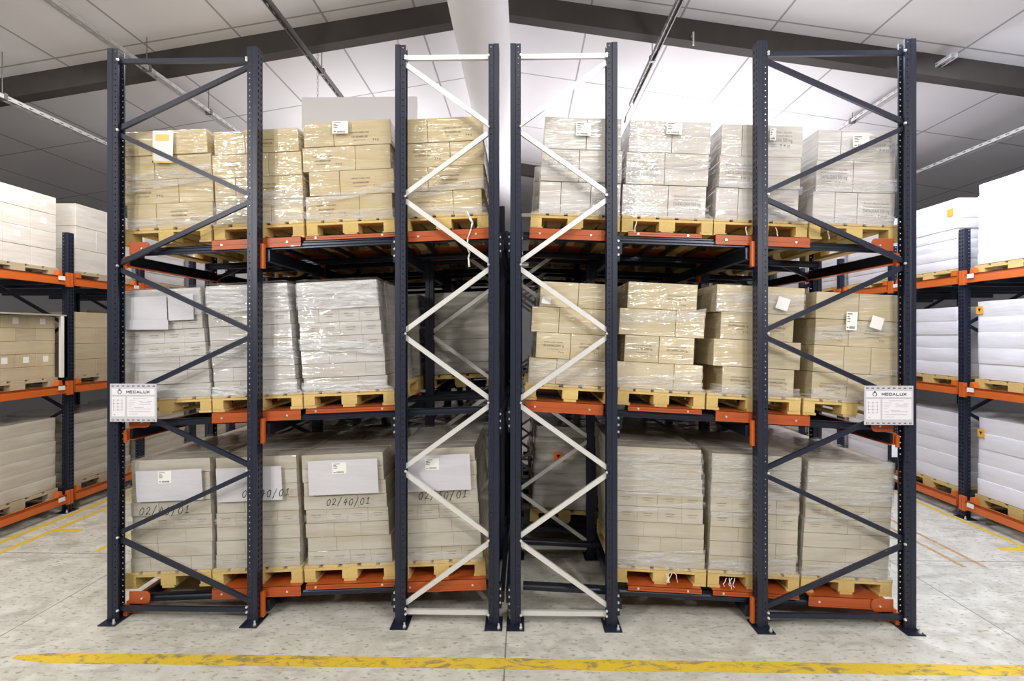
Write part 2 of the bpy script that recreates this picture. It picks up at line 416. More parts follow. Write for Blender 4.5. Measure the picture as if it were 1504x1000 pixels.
def strip(b, p0, p1, Hh, cols, pitch=.05):
    """sheet strip along z between profile points, with rows of real holes (fraction, half width, half height)"""
    p0, p1 = Vector((*p0, 0)), Vector((*p1, 0)); L = (p1 - p0).length; d = (p1 - p0) / L
    if not cols:
        b.add([p0, p1, p1 + Vector((0, 0, Hh)), p0 + Vector((0, 0, Hh))], [(0, 1, 2, 3)]); return
    n = int(round(Hh / pitch)); edges = [0.0]
    for k in range(len(cols) - 1): edges.append((cols[k][0] + cols[k + 1][0]) / 2 * L)
    edges.append(L)
    for ci, (fr, hw, hh) in enumerate(cols):
        a0, a1 = edges[ci], edges[ci + 1]; cx = fr * L
        for k in range(n):
            z0, z1 = k * pitch, (k + 1) * pitch; zc = (z0 + z1) / 2
            P = lambda a, z: p0 + d * a + Vector((0, 0, z))
            oc = [(cx - hw, zc - hh * .45), (cx - hw * .45, zc - hh), (cx + hw * .45, zc - hh), (cx + hw, zc - hh * .45),
                  (cx + hw, zc + hh * .45), (cx + hw * .45, zc + hh), (cx - hw * .45, zc + hh), (cx - hw, zc + hh * .45)]
            rc = [(a0, z0), (a1, z0), (a1, z1), (a0, z1)]
            vs = [P(*q) for q in rc + oc]
            b.add(vs, [(0, 1, 6, 5), (1, 2, 8, 7), (2, 3, 10, 9), (3, 0, 4, 11), (0, 5, 4), (1, 7, 6), (2, 9, 8), (3, 11, 10)])
# ---------------------------------------------------------------- overhead things
DX, DZ, DR = -0.52, 6.35, 0.35
b = MB(); n = 28; segs = 40
vs = []
for j in range(segs + 1):
    y = -5.9 + j * (YB - 0.1 + 5.9) / segs
    r = DR * (1 - (0.012 if j % 2 else 0))
    vs += [(DX + r * math.cos(2 * math.pi * k / n), y, DZ + r * math.sin(2 * math.pi * k / n)) for k in range(n)]
fs = [(j * n + k, j * n + (k + 1) % n, (j + 1) * n + (k + 1) % n, (j + 1) * n + k) for j in range(segs) for k in range(n)]
fs += [tuple(range(n)), tuple(range(segs * n, segs * n + n))]
b.add(vs, fs); dm = smooth(b.mesh('duct', M['duct']))
duct = thing(link('ventilation_duct', dm), 'big round white fabric air duct running under the ceiling ridge', 'duct')
b = MB()
for j in range(0, 14): b.tube((DX, -5 + j * 2, DZ + DR - .01), (DX, -5 + j * 2, min(ZR, zc_(DX)) + .02), .006, 6)
link('hanger_rod', b.mesh('hanger', M['traydark']), duct)

def trunking(x, z, y0, y1, mat, label, w=0.06, h=0.055, hang=()):
    root = empty('light_trunking', (x, y0, z)); thing(root, label, 'light trunking')
    L = round((y1 - y0) / .16) * .16; b = MB()
    pr = [(-w / 2 + .014, 0), (-w / 2, 0), (-w / 2, h), (w / 2, h), (w / 2, 0), (w / 2 - .014, 0)]
    for i in range(5):
        strip(b, pr[i], pr[i + 1], L, [(.6, .007, .034)] if i in (1, 3) else [(.5, .012, .034)] if i == 2 else [], .16)
    me = bpy.data.meshes.new('channel'); me.from_pydata([(x, z, y) for x, y, z in b.v], [], b.f); me.materials.append(mat)
    o = link('channel', me); sd = o.modifiers.new('sheet', 'SOLIDIFY'); sd.thickness = .003; link('channel', bake(o), root)
    for yy in hang:
        b = MB(); b.box(-w / 2 - .006, w / 2 + .006, yy - y0 - .025, yy - y0 + .025, -.004, h + .02)
        b.tube((0, yy - y0, h), (0, yy - y0, max(h + .02, zc_(x) - z)), .006, 6)
        br = link('hanger', b.mesh('hanger', M['traydark']), root)
    return root
trunking(-5.10, 6.08, 3.0, 9.6, M['tray'], 'pale slotted metal trunking crossing above the tall frame at the left', .09, .06, (4.2, 7.0, 8.4))
trunking(-2.98, 6.36, 3.0, 8.62, M['traydark'], 'dark thin metal trunking ending above the white hanging board', .07, .06, (4.4, 7.7))
trunking(1.86, 6.44, 3.0, 9.1, M['traydark'], 'thin metal trunking over the right rack, ending in a wire hook', .075, .06, (4.5, 7.6))
trunking(5.70, 6.17, 7.05, 9.4, M['tray'], 'short pale slotted trunking with an open end under the dark rafter', .09, .06, (7.5, 9.2))
trunking(-6.90, 5.62, 5.0, 14.0, M['tray'], 'pale metal trunking above the far left rack', .10, .06, (6.8, 10.5))
trunking(7.55, 5.58, 5.0, 14.0, M['tray'], 'bright white metal trunking above the far right rack', .10, .06, (7.8, 10.5))
b = MB(); b.tube((1.86, 9.1, 6.46), (1.83, 9.4, 6.40), .01, 6); b.tube((1.83, 9.4, 6.40), (1.82, 9.44, 6.30), .014, 6)
hk = [o for o in bpy.data.objects if o.get('label', '').startswith('thin metal trunking over')][0]
link('wire_hook', b.mesh('wire_hook', M['traydark']), hk, (-1.86, -3.0, -6.44))
# hanging white board with two chains
pb = 7.75
(xa, za), (xb, zb) = U(443, 143, pb), U(613, 186, pb)
bw = thing(empty('hanging_board', ((xa + xb) / 2, pb, za)), 'plain white board hanging on chains behind the top cartons', 'board')
b = MB(); b.box(-(xb - xa) / 2, (xb - xa) / 2, 0, .03, zb - za - .1, 0); bevel(link('panel', b.mesh('panel', M['board']), bw), .004)
for px in (466, 584):
    x, _ = U(px, 143, pb); top = zc_(x) - .30
    b = MB(); z = 0.0; k = 0; H = zc_(x) - za - .0
    while z < H:
        e = Vector((.012, 0, 0)) if k % 2 else Vector((0, .012, 0))
        c = Vector((x - (xa + xb) / 2, .015, z)); b.tube(c - e, c - e + Vector((0, 0, .05)), .0035, 5); b.tube(c + e, c + e + Vector((0, 0, .05)), .0035, 5)
        b.tube(c - e, c + e, .0035, 5); z += .045; k += 1
    link('chain', b.mesh('chain', M['tray']), bw)
x, z = U(1016, 62, 7.31)
b = MB(); b.tube((x, 7.32, z + .08), (x, 7.24, z + .08), .008, 6); b.tube((x, 7.24, z + .1), (x, 7.24, z - .08), .012, 6)
thing(link('rafter_hook', b.mesh('hook', M['tray'])), 'small metal hook on the dark rafter right of the duct', 'hook')

# ---------------------------------------------------------------- upright frames
def upright_mesh(Hh, mat, holes=True):
    b = MB(); D, W = .088, .10
    pr = [(D, .024), (D, .007), (.046, .007), (.040, 0), (0, 0), (0, W), (.040, W), (.046, W - .007), (D, W - .007), (D, W - .024)]
    for i in range(len(pr) - 1):
        cols = []
        if holes and i in (1, 7): cols = [(.5, .0055, .0055)]
        if holes and i == 4: cols = [(.28, .008, .015), (.72, .008, .015)]
        strip(b, pr[i], pr[i + 1], Hh, cols)
    me = bpy.data.meshes.new('upright'); me.from_pydata(b.v, [], b.f); me.materials.append(mat)
    import bmesh
    bm = bmesh.new(); bm.from_mesh(me); bmesh.ops.remove_doubles(bm, verts=bm.verts, dist=1e-5); bmesh.ops.recalc_face_normals(bm, faces=bm.faces); bm.to_mesh(me); bm.free()
    o = link('upright', me); s = o.modifiers.new('sheet', 'SOLIDIFY'); s.thickness = .0026; s.offset = 0
    return bake(o)
UP5 = upright_mesh(5.0, M['navy']); UP4 = upright_mesh(3.95, M['navy'])
CPROF = [(-.020, 0), (.020, 0), (.020, .027), (.015, .027), (.015, .004), (-.015, .004), (-.015, .027), (-.020, .027)]
def brace_mesh(p0, p1, mat):
    b = MB(); d = (Vector(p1) - Vector(p0)).normalized()
    side = d.cross(Vector((0, 1, 0)))            # in the frame's plane
    prof = CPROF if d.cross(side).y > 0 else [(u, -w) for u, w in CPROF]
    b.sweep(prof, p0, p1, side); return b.mesh('brace', mat)
def foot_mesh():
    b = MB(); b.box(-.075, .075, -.07, .15, .001, .009); b.box(-.06, .06, .012, .088, .009, .013)
    return b.mesh('foot_plate', M['navy'])
FOOT = foot_mesh()
b = MB(); b.tube((0, 0, 0), (0, -.012, 0), .011, 6); b.tube((0, -.012, 0), (0, -.02, 0), .006, 8); BOLT = b.mesh('bolt', M['zinc'])
b = MB(); b.tube((0, 0, 0), (0, 0, .014), .014, 6); b.tube((0, 0, .014), (0, 0, .04), .008, 8); ANCH = b.mesh('anchor_bolt', M['zinc'])
def frame(x0, x1, y, first, mat, label, bolts=True, up=UP5, Hh=5.0, group=None):
    """x0,x1 outer faces; first: side of the top node (+1 right, -1 left)"""
    root = empty('upright_frame', (x0, y, 0)); thing(root, label, 'rack frame', group)
    w = x1 - x0
    link('upright', up, root); link('upright', up, root, (w, .10, 0), (0, 0, math.pi))
    for xx in (.044, w - .044):
        link('foot_plate', FOOT, root, (xx, 0, 0))
        if bolts:
            link('anchor_bolt', ANCH, root, (xx + .045, -.04, .009)); link('anchor_bolt', ANCH, root, (xx - .045, .12, .009))
    xl, xr = .078, w - .078; top = Hh - .10
    nodes = []; s = first; z = 4.88
    while z > .12:
        if z < top: nodes.append((xl if s < 0 else xr, z))
        s = -s; z -= .592
    yb = .035
    for a, c in zip(nodes, nodes[1:]):
        link('brace', brace_mesh((a[0], yb, a[1] - .028), (c[0], yb, c[1] + .028), mat), root)
    for z in (top + .005, .10):
        link('crossbar', brace_mesh((.07, yb, z), (w - .07, yb, z), mat), root)
    if bolts:
        for (xx, z) in nodes + [(xl, .1), (xr, .1), (xl, top), (xr, top)]:
            link('bolt', BOLT, root, (xx - .012 * (1 if xx > w / 2 else -1) + (.0), .008, z))
    return root
FR = [(-3.622, -2.305, +1, 'navy', 'outermost left'), (-1.102, -.209, -1, 'galv', 'left of centre'), (-.109, .803, +1, 'galv', 'right of centre'), (1.990, 3.312, -1, 'navy', 'outermost right')]
FY = [4.49 + 1.4 * k for k in range(5)]
desc = {0: 'wide dark blue rack frame at the left end of the front row',
        1: 'narrow front rack frame with pale galvanised braces, left of the central gap',
        2: 'narrow front rack frame with pale galvanised braces, right of the central gap',
        3: 'wide dark blue rack frame at the right end of the front row'}
RN = ['', 'second', 'third', 'fourth', 'fifth']
for r, y in enumerate(FY):
    for i, (x0, x1, s, mt, nm) in enumerate(FR):
        if r == 0: lab = desc[i]
        else:
            lab = '%s rack frame in the %s row back, %s' % ('dark blue' if mt == 'navy' else 'galvanised braced', RN[r], nm)
        frame(x0, x1, y, s, M[mt], lab, bolts=(r == 0), up=UP5 if r == 0 else UP4, Hh=5.0 if r == 0 else 3.95, group='rack frames of the central block')
# ---------------------------------------------------------------- levels, rails, carts, beams
LEV = {('L', 3): (3.443, -.354, .0415), ('L', 2): (1.876, -1.2, .0440), ('L', 1): (.285, -1.94, .0480),
       ('R', 3): (3.443, .1, -.0405), ('R', 2): (1.910, .402, -.0530), ('R', 1): (.302, 1.153, -.0450)}
def zb(side, lev, x):
    z, x0, s = LEV[(side, lev)]; return z + s * (x - x0)
LN = {3: 'top', 2: 'middle', 1: 'bottom'}; SN = {'L': 'left', 'R': 'right'}
def rail_mesh(L, mat):
    pr = [(0, 0), (.012, 0), (.012, -.012), (.004, -.022), (.004, -.038), (.012, -.048), (.012, -.06), (.06, -.06), (.06, -.054), (.018, -.054), (.018, -.008), (.06, -.008), (.06, 0)]
    pr = [(y, z) for y, z in pr]
    b = MB(); n = len(pr)
    vs = [(x, -y + .06 if False else y, z) for x in (0, L) for y, z in pr]
    # web faces the camera (-Y): mirror so the grooved face is at y=0
    fs = [(k, (k + 1) % n, n + (k + 1) % n, n + k) for k in range(n)] + [tuple(range(n)), tuple(range(n, 2 * n))[::-1]]
    b.add(vs, fs); return b.mesh('rail', mat)
RAILM = {}
def add_rails():
    for side, xa, xb in (('L', -3.45, -.30), ('R', .0, 3.14)):
        for lev in (1, 2, 3):
            z0, x0, s = LEV[(side, lev)]; a = math.atan(s); L = (xb - xa) / math.cos(a)
            if side not in RAILM: RAILM[side] = rail_mesh(L, M['rail'])
            for bay in range(4):
                for q, yy in enumerate((4.612, 5.62)):
                    y = yy + 1.4 * bay
                    o = link('pallet_rail', RAILM[side], None, (xa, y, zb(side, lev, xa) - .042), (0, -a, 0))
                    w = 'front' if q == 0 else 'rear'
                    thing(o, 'dark steel %s rail of the %s lane back, %s level, %s rack' % (w, ORD[bay], LN[lev], SN[side]), 'rail', 'pallet rails of the central racks')
add_rails()
b = MB(); b.box(.003, .06, .102, 1.398, -.135, -.035); BEAM = b.mesh('beam', M['rail'])
b = MB(); b.box(.003, .035, .102, 1.398, -.135, -.035); b.box(.035, .06, .102, 1.398, -.118, -.035, 1); b.box(.035, .075, .102, 1.398, -.135, -.130); BEAMO = b.mesh('beam', [M['orange'], M['rail']])  # dark inner box stands in for shade on the beam's orange inner face
def conn_mesh(mat):
    b = MB(); b.box(.003, .030, .052, .092, -.205, .012); b.box(.03, .034, .06, .075, -.19, -.0); return b.mesh('end_connector', mat)
CONO, COND = conn_mesh(M['orange']), conn_mesh(M['rail'])
b = MB(); b.box(.003, .030, .068, .083, -.150, -.045); CONA = b.mesh('end_connector', M['orange'])
def add_beams():
    for lev in (1, 2, 3):
        for (x, side, ori, sgn, what) in ((-3.535, 'L', True, 1, 'aisle face'), (-2.303, 'L', False, 1, 'wide frame'), (-1.102, 'L', False, -1, 'narrow frame'), (-.209, 'L', False, 1, 'rear end'),
                                          (-.109, 'R', False, -1, 'rear end'), (.803, 'R', False, 1, 'narrow frame'), (1.990, 'R', False, -1, 'wide frame'), (3.225, 'R', True, -1, 'aisle face')):
            for bay in range(4):
                y = FY[bay]; z = zb(side, lev, x) - .073
                up_ = 0 if lev > 1 else (.03 if ori else .04); z += up_
                root = empty('support_beam', (x, y, z)); root.scale = (sgn * (.7 if what == 'rear end' else 1), 1, 1)
                col = 'orange' if ori else 'dark'
                thing(root, '%s support beam in lane %s back, %s level, %s of %s rack' % (col, ORD[bay], LN[lev], what, SN[side]), 'beam', 'support beams of the central racks')
                orange_c = ori or what in ('wide frame',)
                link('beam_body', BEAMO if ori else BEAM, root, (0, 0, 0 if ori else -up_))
                ce = CONA if ori else CONO if orange_c else COND
                link('end_connector', ce, root, (0, 0, 0)); link('end_connector', ce, root, (0, 1.417 if ori else 1.358, 0))
                if bay == 0 and not orange_c:
                    for zz in (-.03, -.09, -.15): link('bolt', BOLT, root, (.016, .052, zz))
add_beams()
# carts: orange side plates under the pallets
def cart_mesh(L, h, rounded=False):
    b = MB()
    b.box(-L / 2, L / 2, 0, .004, -h, 0); b.box(-L / 2, L / 2, 0, .30, -.004, 0); b.box(-L / 2, L / 2, -.006, 0, -h, -h + .012); b.box(-L / 2, L / 2, -.004, 0, -h * .55, -h * .45)
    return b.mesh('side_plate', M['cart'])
CB = MB(); CB.box(-.008, .008, -.008, 0, -.008, .008); CBOLT = CB.mesh('bolt', M['zinc'])
def cart(side, lev, px0, px1, h, yfront, pos_name):
    (xa, _), (xb, _) = U(px0, 492, 4.62), U(px1, 492, 4.62); xm = (xa + xb) / 2; L = xb - xa
    s = LEV[(side, lev)][2]
    root = empty('push_back_cart', (xm, 4.6, zb(side, lev, xm)), (0, -math.atan(s), 0))
    thing(root, 'orange steel cart under the %s pallet, %s level, %s rack' % (pos_name, LN[lev], SN[side]), 'cart', 'orange carts under the front pallets')
    pm = cart_mesh(L, h)
    link('side_plate', pm, root, (0, yfront - 4.6, -.001)); p2 = link('side_plate', pm, root, (0, 1.17 - (yfront - 4.6), -.001), (0, 0, math.pi))
    b = MB()
    for k in (-L / 2 + .05, 0, L / 2 - .09): b.box(k, k + .04, yfront - 4.6 + .06, 1.17 - (yfront - 4.6) - .06, -.035, -.005)
    link('cross_member', b.mesh('cross_member', M['rail']), root)
    for xx in (-L / 2 + .09, L / 2 - .12):
        link('bolt', CBOLT, root, (xx, yfront - 4.6, -h * .55))
for lev in (1, 2, 3):
    cart('L', lev, 313, 443, .088, 4.598, 'second')
    cart('L', lev, 450, 582, .040, 4.606, 'third')
    cart('R', lev, 922, 1030, .040, 4.606, 'second from centre' if False else 'third')
    cart('R', lev, 1050 if lev > 1 else 1046, 1188 if lev > 1 else 1172, .088 if lev > 1 else .04, 4.598, 'second')
cart('L', 3, 600, 719, .095, 4.598, 'innermost'); cart('L', 1, 588, 714, .095, 4.598, 'innermost')
cart('R', 3, 778, 888, .095, 4.598, 'innermost'); cart('R', 2, 771, 886, .095, 4.598, 'innermost')
cart('R', 1, 1186, 1300, .088, 4.598, 'outermost')
# pallet stops at the aisle ends
def stop(side, lev):
    s = -1 if side == 'L' else 1
    x = -3.50 if side == 'L' else 3.19
    b = MB(); L = .19; n = 6
    pr = [(0, .0), (L - .03, .0)] + [(L - .03 + .03 * math.sin(t), -.055 + .055 * math.cos(t)) for t in [math.pi * k / n for k in range(1, n)]] + [(L - .045, -.112), (0, -.112)]
    m_ = len(pr); b.add([(u, y, z) for y in (-.014, -.003) for u, z in pr], [tuple(range(m_)), tuple(range(m_, 2 * m_))[::-1]] + [(k, (k + 1) % m_, m_ + (k + 1) % m_, m_ + k) for k in range(m_)])
    root = empty('pallet_stop', (x, 4.596, zb(side, lev, x) + .015)); root.scale = (-s, 1, 1)
    thing(root, 'rounded orange pallet stop at the aisle end of the %s level, %s rack' % (LN[lev], SN[side]), 'pallet stop', 'orange pallet stops')
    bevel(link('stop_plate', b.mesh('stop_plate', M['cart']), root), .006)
    b = MB(); b.tube((.12, -.014, -.06), (.12, -.024, -.06), .009, 6); link('bolt', b.mesh('bolt', M['zinc']), root)
for side in 'LR':
    for lev in (1, 2, 3): stop(side, lev)

# ---------------------------------------------------------------- pallets
def pallet_parts(W=0.8, D=1.19):
    P = {}
    def bm(x, y, z, nm):
        b = MB(); b.box(-x / 2, x / 2, -y / 2, y / 2, -z / 2, z / 2); return b.mesh(nm, M['wood'])
    P['board'] = bm(.132, D, .022, 'deck_board'); P['string'] = bm(W, .132, .021, 'stringer_board')
    P['blockm'] = bm(.138, .132, .078, 'block'); P['blocks'] = bm(.098, .132, .078, 'block'); P['bot'] = bm(.11, D, .021, 'bottom_board')
    return P
PP = pallet_parts()
def pallet(loc, a, label, group, W=.8, mats=None):
    root = empty('wooden_pallet', loc, (0, -a, 0)); thing(root, label, 'pallet', group)
    k = W / .8
    for j, x in enumerate((-.332, -.168, 0, .168, .332)):
        link('deck_board', PP['board'], root, (x * k, .595, .1335 + .001), (0, 0, random.uniform(-.004, .004)))
    for y in (.068, .595, 1.122):
        o = link('stringer_board', PP['string'], root, (0, y, .1115)); o.scale = (k, 1, 1)
        for x, m in ((-.349, 'blocks'), (0, 'blockm'), (.349, 'blocks')):
            link('block', PP[m], root, (x * k, y, .0615), (0, 0, random.uniform(-.02, .02)))
    for x in (-.344, 0, .344):
        link('bottom_board', PP['bot'], root, (x * k, .595, .0105))
    return root
def simple_pallet_mesh(W=.8, D=1.19, mat=None):
    b = MB()
    for x in (-.332, -.168, 0, .168, .332): b.box(x - .066, x + .066, 0, D, .123, .145)
    for y in (.068, .595, 1.122):
        b.box(-.4, .4, y - .066, y + .066, .1005, .1225)
        for x, w in ((-.349, .049), (0, .069), (.349, .049)): b.box(x - w, x + w, y - .066, y + .066, .0215, .1005)
    for x in (-.344, 0, .344): b.box(x - .055, x + .055, 0, D, 0, .0215)
    return b.mesh('pallet', mat or M['wood'])
SPM = simple_pallet_mesh(); SPMO = simple_pallet_mesh(mat=M['woodold'])

# ---------------------------------------------------------------- cartons
CM = {}
def carton_mesh(w, d, h, mat, prt=None):
    key = (round(w, 3), round(d, 3), round(h, 3), mat.name, prt)
    if key in CM: return CM[key]
    b = MB(); b.box(-w / 2, w / 2, 0, d, 0, h)
    o = link('carton', b.mesh('carton', mat)); bevel(o, .0045 if h > .15 else .0016, 2); me = bake(o)
    if prt:                                       # the printing on the front face
        key2, sc, dx, dz = prt; pm = PRINT[key2]; b = MB()
        b.add([v.co for v in me.vertices], [tuple(p.vertices) for p in me.polygons], 0)
        b.add([(v.co.x * sc + dx, v.co.y - .0012, v.co.z * sc + h / 2 + dz) for v in pm.vertices], [tuple(p.vertices) for p in pm.polygons], 1)
        m2 = bpy.data.meshes.new('carton'); m2.from_pydata(b.v, [], b.f); m2.materials.append(mat); m2.materials.append(pm.materials[0])
        m2.polygons.foreach_set('material_index', b.m); me = m2
    CM[key] = me
    return me
BACK = MB(); BACKM = []
def back_box(Mx, x0, x1, y0, y1, z0, z1, mat):
    if mat not in BACKM: BACKM.append(mat)
    BACK.box(x0, x1, y0, y1, z0, z1, BACKM.index(mat), Mx)
YL = 4.66
class Load: pass
POSN = {'L': ['outermost', 'second', 'third', 'innermost'], 'R': ['innermost', 'third', 'second', 'outermost']}
LOADS = {}
def load(side, lev, k, px0, px1, cxpx, ybase, ytop, layers, mat, colour, depth, rows, prints=None, hidden=0, ww=None):
    """layers from the bottom: (xl, xr, [splits]) in photo pixels; turned into real sizes on the load's front plane"""
    xa, _ = U(px0, ybase, YL); xb, _ = U(px1, ybase, YL); xm = (xa + xb) / 2
    a = math.atan(LEV[(side, lev)][2]); z0 = zb(side, lev, xm)
    W = min(.83, (xb - xa) - .008)
    name = '%s %s pallet' % (POSN[side][k], LN[lev])
    pallet((xm, YL - .005, z0), a, 'wooden pallet, %s of the %s level, %s rack' % (POSN[side][k], LN[lev], SN[side]), 'front row pallets', W)
    Mx = Matrix.Translation((xm, YL, z0)) @ Matrix.Rotation(-a, 4, 'Y')
    Mi = Mx.inverted()
    n = len(layers)
    _, Zt = U(cxpx, ytop, YL); _, Zb = U(cxpx, ybase, YL)
    H = Zt - Zb; h = H / n; v0 = .147
    info = Load(); info.Mx = Mx; info.H = H; info.v0 = v0; info.h = h; info.W = W; info.lay = []; info.a = a; info.name = name; info.side = side; info.lev = lev
    LOADS[(side, lev, k)] = info
    for j, (pl, pr_, sp) in enumerate(layers):
        yc = ybase + (ytop - ybase) * (j + .5) / n
        us = []
        for p in [pl] + list(sp) + [pr_]:
            X, Z = U(p, yc, YL)
            us.append((Mi @ Vector((X, YL, Z))).x)
        info.lay.append((us[0], us[-1]))
        vis = j < n - hidden
        jit = random.uniform(-.006, .006)
        for i in range(len(us) - 1):
            w = us[i + 1] - us[i] - (.003 if h > .15 else .0008); um = (us[i] + us[i + 1]) / 2
            if not vis:
                back_box(Mx, um - w / 2, um + w / 2, .008, depth - .002, v0 + j * h, v0 + j * h + h - .003, mat); continue
            q = prints.get((j, i)) if prints else None
            if isinstance(q, str): q = (q, 1, 0, 0)
            me = carton_mesh(w, depth - .004, h - .0025, mat, q)
            o = link('carton', me); o.matrix_world = Mx @ Matrix.Translation((um, jit + .008 + random.uniform(0, .005), v0 + j * h))
            cnt = len(us) - 1
            if cnt == 1: pn = 'full width'
            elif cnt == 2: pn = 'left half' if i == 0 else 'right half'
            elif cnt == 3: pn = ('left third', 'middle third', 'right third')[i]
            else: pn = ORD[i] + ' from left'
            ln = '%s layer' % ('bottom' if j == 0 else 'top' if j == n - 1 else ORD[j])
            thing(o, '%s carton, %s, %s, on %s, %s rack' % (colour, pn, ln, name, SN[side]), 'carton', 'cartons on the %s pallet of the %s rack' % (name.replace(' pallet', ''), SN[side]))
        # rows behind
        for rr in range(1, rows):
            m_ = 3 if w < .22 else 2
            u0, u1 = us[0], us[-1]
            for i in range(m_):
                wa = (u1 - u0) / m_
                back_box(Mx, u0 + i * wa + .002, u0 + (i + 1) * wa - .002, rr * depth + .022, (rr + 1) * depth + .012, v0 + j * h, v0 + j * h + h - .003, mat)
    return info

u = 'upsa'
load('L', 3, 0, 177, 313, 245, 336, 193, [(186, 313, [229]), (181, 312, [261]), (182, 309, [225]), (176, 304, [252])], M['cTL'], 'tan', .39, 3,
     {(0, 1): (u, .9, .0, 0), (1, 0): (u, 1, -.02, .0)})
load('L', 3, 1, 314, 448, 380, 325, 187, [(316, 445, [397]), (314, 444, [345]), (310, 442, [393]), (313, 438, [359])], M['cTL'], 'tan', .39, 3,
     {(1, 1): (u, .95, .03, 0), (2, 0): (u, .9, .02, 0), (3, 1): (u, .85, -.01, -.02)})
load('L', 3, 2, 450, 581, 513, 319.4, 175, [(447.6, 576, [527]), (453, 578.5, [498]), (443, 573, [521]), (445, 574, [489.5])], M['cTL'], 'tan', .39, 3,
     {(0, 0): (u, .95, 0, -.01), (1, 1): (u, .95, 0, 0), (2, 0): (u, .95, 0, -.01), (3, 1): (u, .95, .03, -.03)})
load('L', 3, 3, 586, 719, 652, 312, 169, [(586, 708, [665]), (586, 710.5, [628]), (586, 710.5, [660.6]), (586, 710, [627])], M['cTL'], 'tan', .39, 3,
     {(0, 0): (u, .9, .05, -.02), (1, 1): (u, .95, 0, -.01), (2, 0): (u, .9, .03, 0), (3, 1): (u, .95, .03, -.02)})
d5 = 'daf500'
load('R', 3, 0, 778, 911, 835, 312, 170, [(792, 912, [824, 868]), (795, 914, [851]), (799.6, 913, [862])], M['cTR'], 'pale grey', .39, 3, {(1, 0): (d5, .85, 0, .02), (0, 2): (d5, .7, 0, 0)})
load('R', 3, 1, 912, 1047, 983, 318, 176, [(914, 1038, [982]), (919.5, 1041.6, [976.7]), (924, 1045, [987.7])], M['cTR'], 'pale grey', .39, 3, {(0, 1): (d5, .93, 0, -.01), (1, 0): (d5, .9, 0, 0)})
load('R', 3, 2, 1047, 1186, 1116, 322.6, 181, [(1052, 1174, [1085, 1118]), (1057, 1177, [1114]), (1060.7, 1181, [1091.5])], M['cTR'], 'pale grey', .39, 3,
     {(1, 0): (d5, .93, 0, 0), (2, 1): (d5, .95, .05, .02), (0, 2): (d5, .85, .02, -.02)})
load('R', 3, 3, 1187, 1322, 1255, 332.5, 194, [(1194, 1315, [1227, 1260]), (1199, 1316, [1254]), (1202.5, 1318, [1236.6])], M['cTR'], 'pale grey', .39, 3,
     {(1, 0): (d5, .93, -.01, 0), (0, 2): (d5, .9, 0, -.01), (2, 1): (d5, .9, .08, .02)})
d1 = 'daf1'
# middle right: four layers of buff cartons
load('R', 2, 0, 769, 905, 835, 563, 412, [(776, 905, [817.5]), (787, 893, [838]), (780.5, 905, [821.5]), (793, 905, [850])], M['cMR'], 'buff', .39, 3,
     {(1, 0): (d1, 1, 0, 0), (1, 1): (d1, .95, 0, 0)})
load('R', 2, 1, 906, 1035, 972, 576, 418.5, [(904, 1032.5, [990]), (917, 1020, [968]), (909.5, 1036, [993]), (922, 1025, [])], M['cMR'], 'buff', .39, 3,
     {(1, 0): (d1, 1, 0, 0), (1, 1): (d1, 1, 0, 0), (3, 0): (d1, .9, .12, -.02)})
load('R', 2, 2, 1036, 1176, 1108, 583, 422, [(1061, 1167, [1114]), (1048, 1177, [1128]), (1059, 1167, [1110]), (1053, 1183, [1112])], M['cMR'], 'buff', .39, 3,
     {(0, 0): (d1, .95, 0, 0), (0, 1): (d1, .95, 0, 0), (2, 0): ('eff1', .95, 0, 0), (2, 1): ('eff1', .95, 0, 0)})
load('R', 2, 3, 1178, 1316, 1260, 592, 434, [(1193, 1320, [1245]), (1195, 1321, [1240, 1280]), (1198, 1322, [1248]), (1199, 1325, [1262])], M['cMR'], 'buff', .39, 3,
     {(0, 0): (d1, .95, 0, -.01), (2, 0): (d1, .95, 0, -.02), (2, 1): (d1, .95, 0, 0)})
# fine layered loads
def fine(n, bl, br, tl, tr, lens):
    out = []
    for j in range(n):
        t = (j + .5) / n; l = bl + (tl - bl) * t + random.uniform(-.9, .9); r = br + (tr - br) * t + random.uniform(-.9, .9)
        m_ = lens[j % len(lens)]; sh = random.uniform(-.05, .05) if m_ > 2 else 0
        out.append((l, r, [l + (r - l) * (i + sh * (1 if i % 2 else -1)) / m_ for i in range(1, m_)]))
    return out
sm = ('small', .95, 0, 0)
def pr_for(n, lens, rowsel):
    return {(j, i): sm for j in rowsel for i in range(lens[j % len(lens)])}
A = [3, 4, 3, 4, 4, 4, 3, 3]
load('L', 2, 0, 178, 312, 245, 589, 428.6, fine(8, 184, 309, 177, 293, A), M['cML'], 'grey film-wrapped', .29, 4, pr_for(8, A, (3, 4, 5)), hidden=2)
load('L', 2, 1, 312, 446, 375, 583, 421, fine(8, 315.5, 437, 301.5, 420, A), M['cML'], 'grey film-wrapped', .29, 4, pr_for(8, A, (3, 5)), hidden=2)
load('L', 2, 2, 446, 581, 507, 576.5, 415, fine(8, 446, 570, 434, 551, A), M['cML'], 'grey film-wrapped', .29, 4, pr_for(8, A, (3, 4, 5)), hidden=2)
Bp = [4, 3, 3, 4, 3, 3, 3, 3]
load('L', 1, 0, 184, 312, 250, 846, 682, fine(8, 191, 311, 193, 308, Bp), M['cBL'], 'drab film-wrapped', .29, 4, pr_for(8, Bp, (3,)), hidden=3)
load('L', 1, 1, 312, 446, 379, 837, 674, fine(8, 317, 441, 317, 435, Bp), M['cBL'], 'drab film-wrapped', .29, 4, pr_for(8, Bp, (3, 0)), hidden=3)
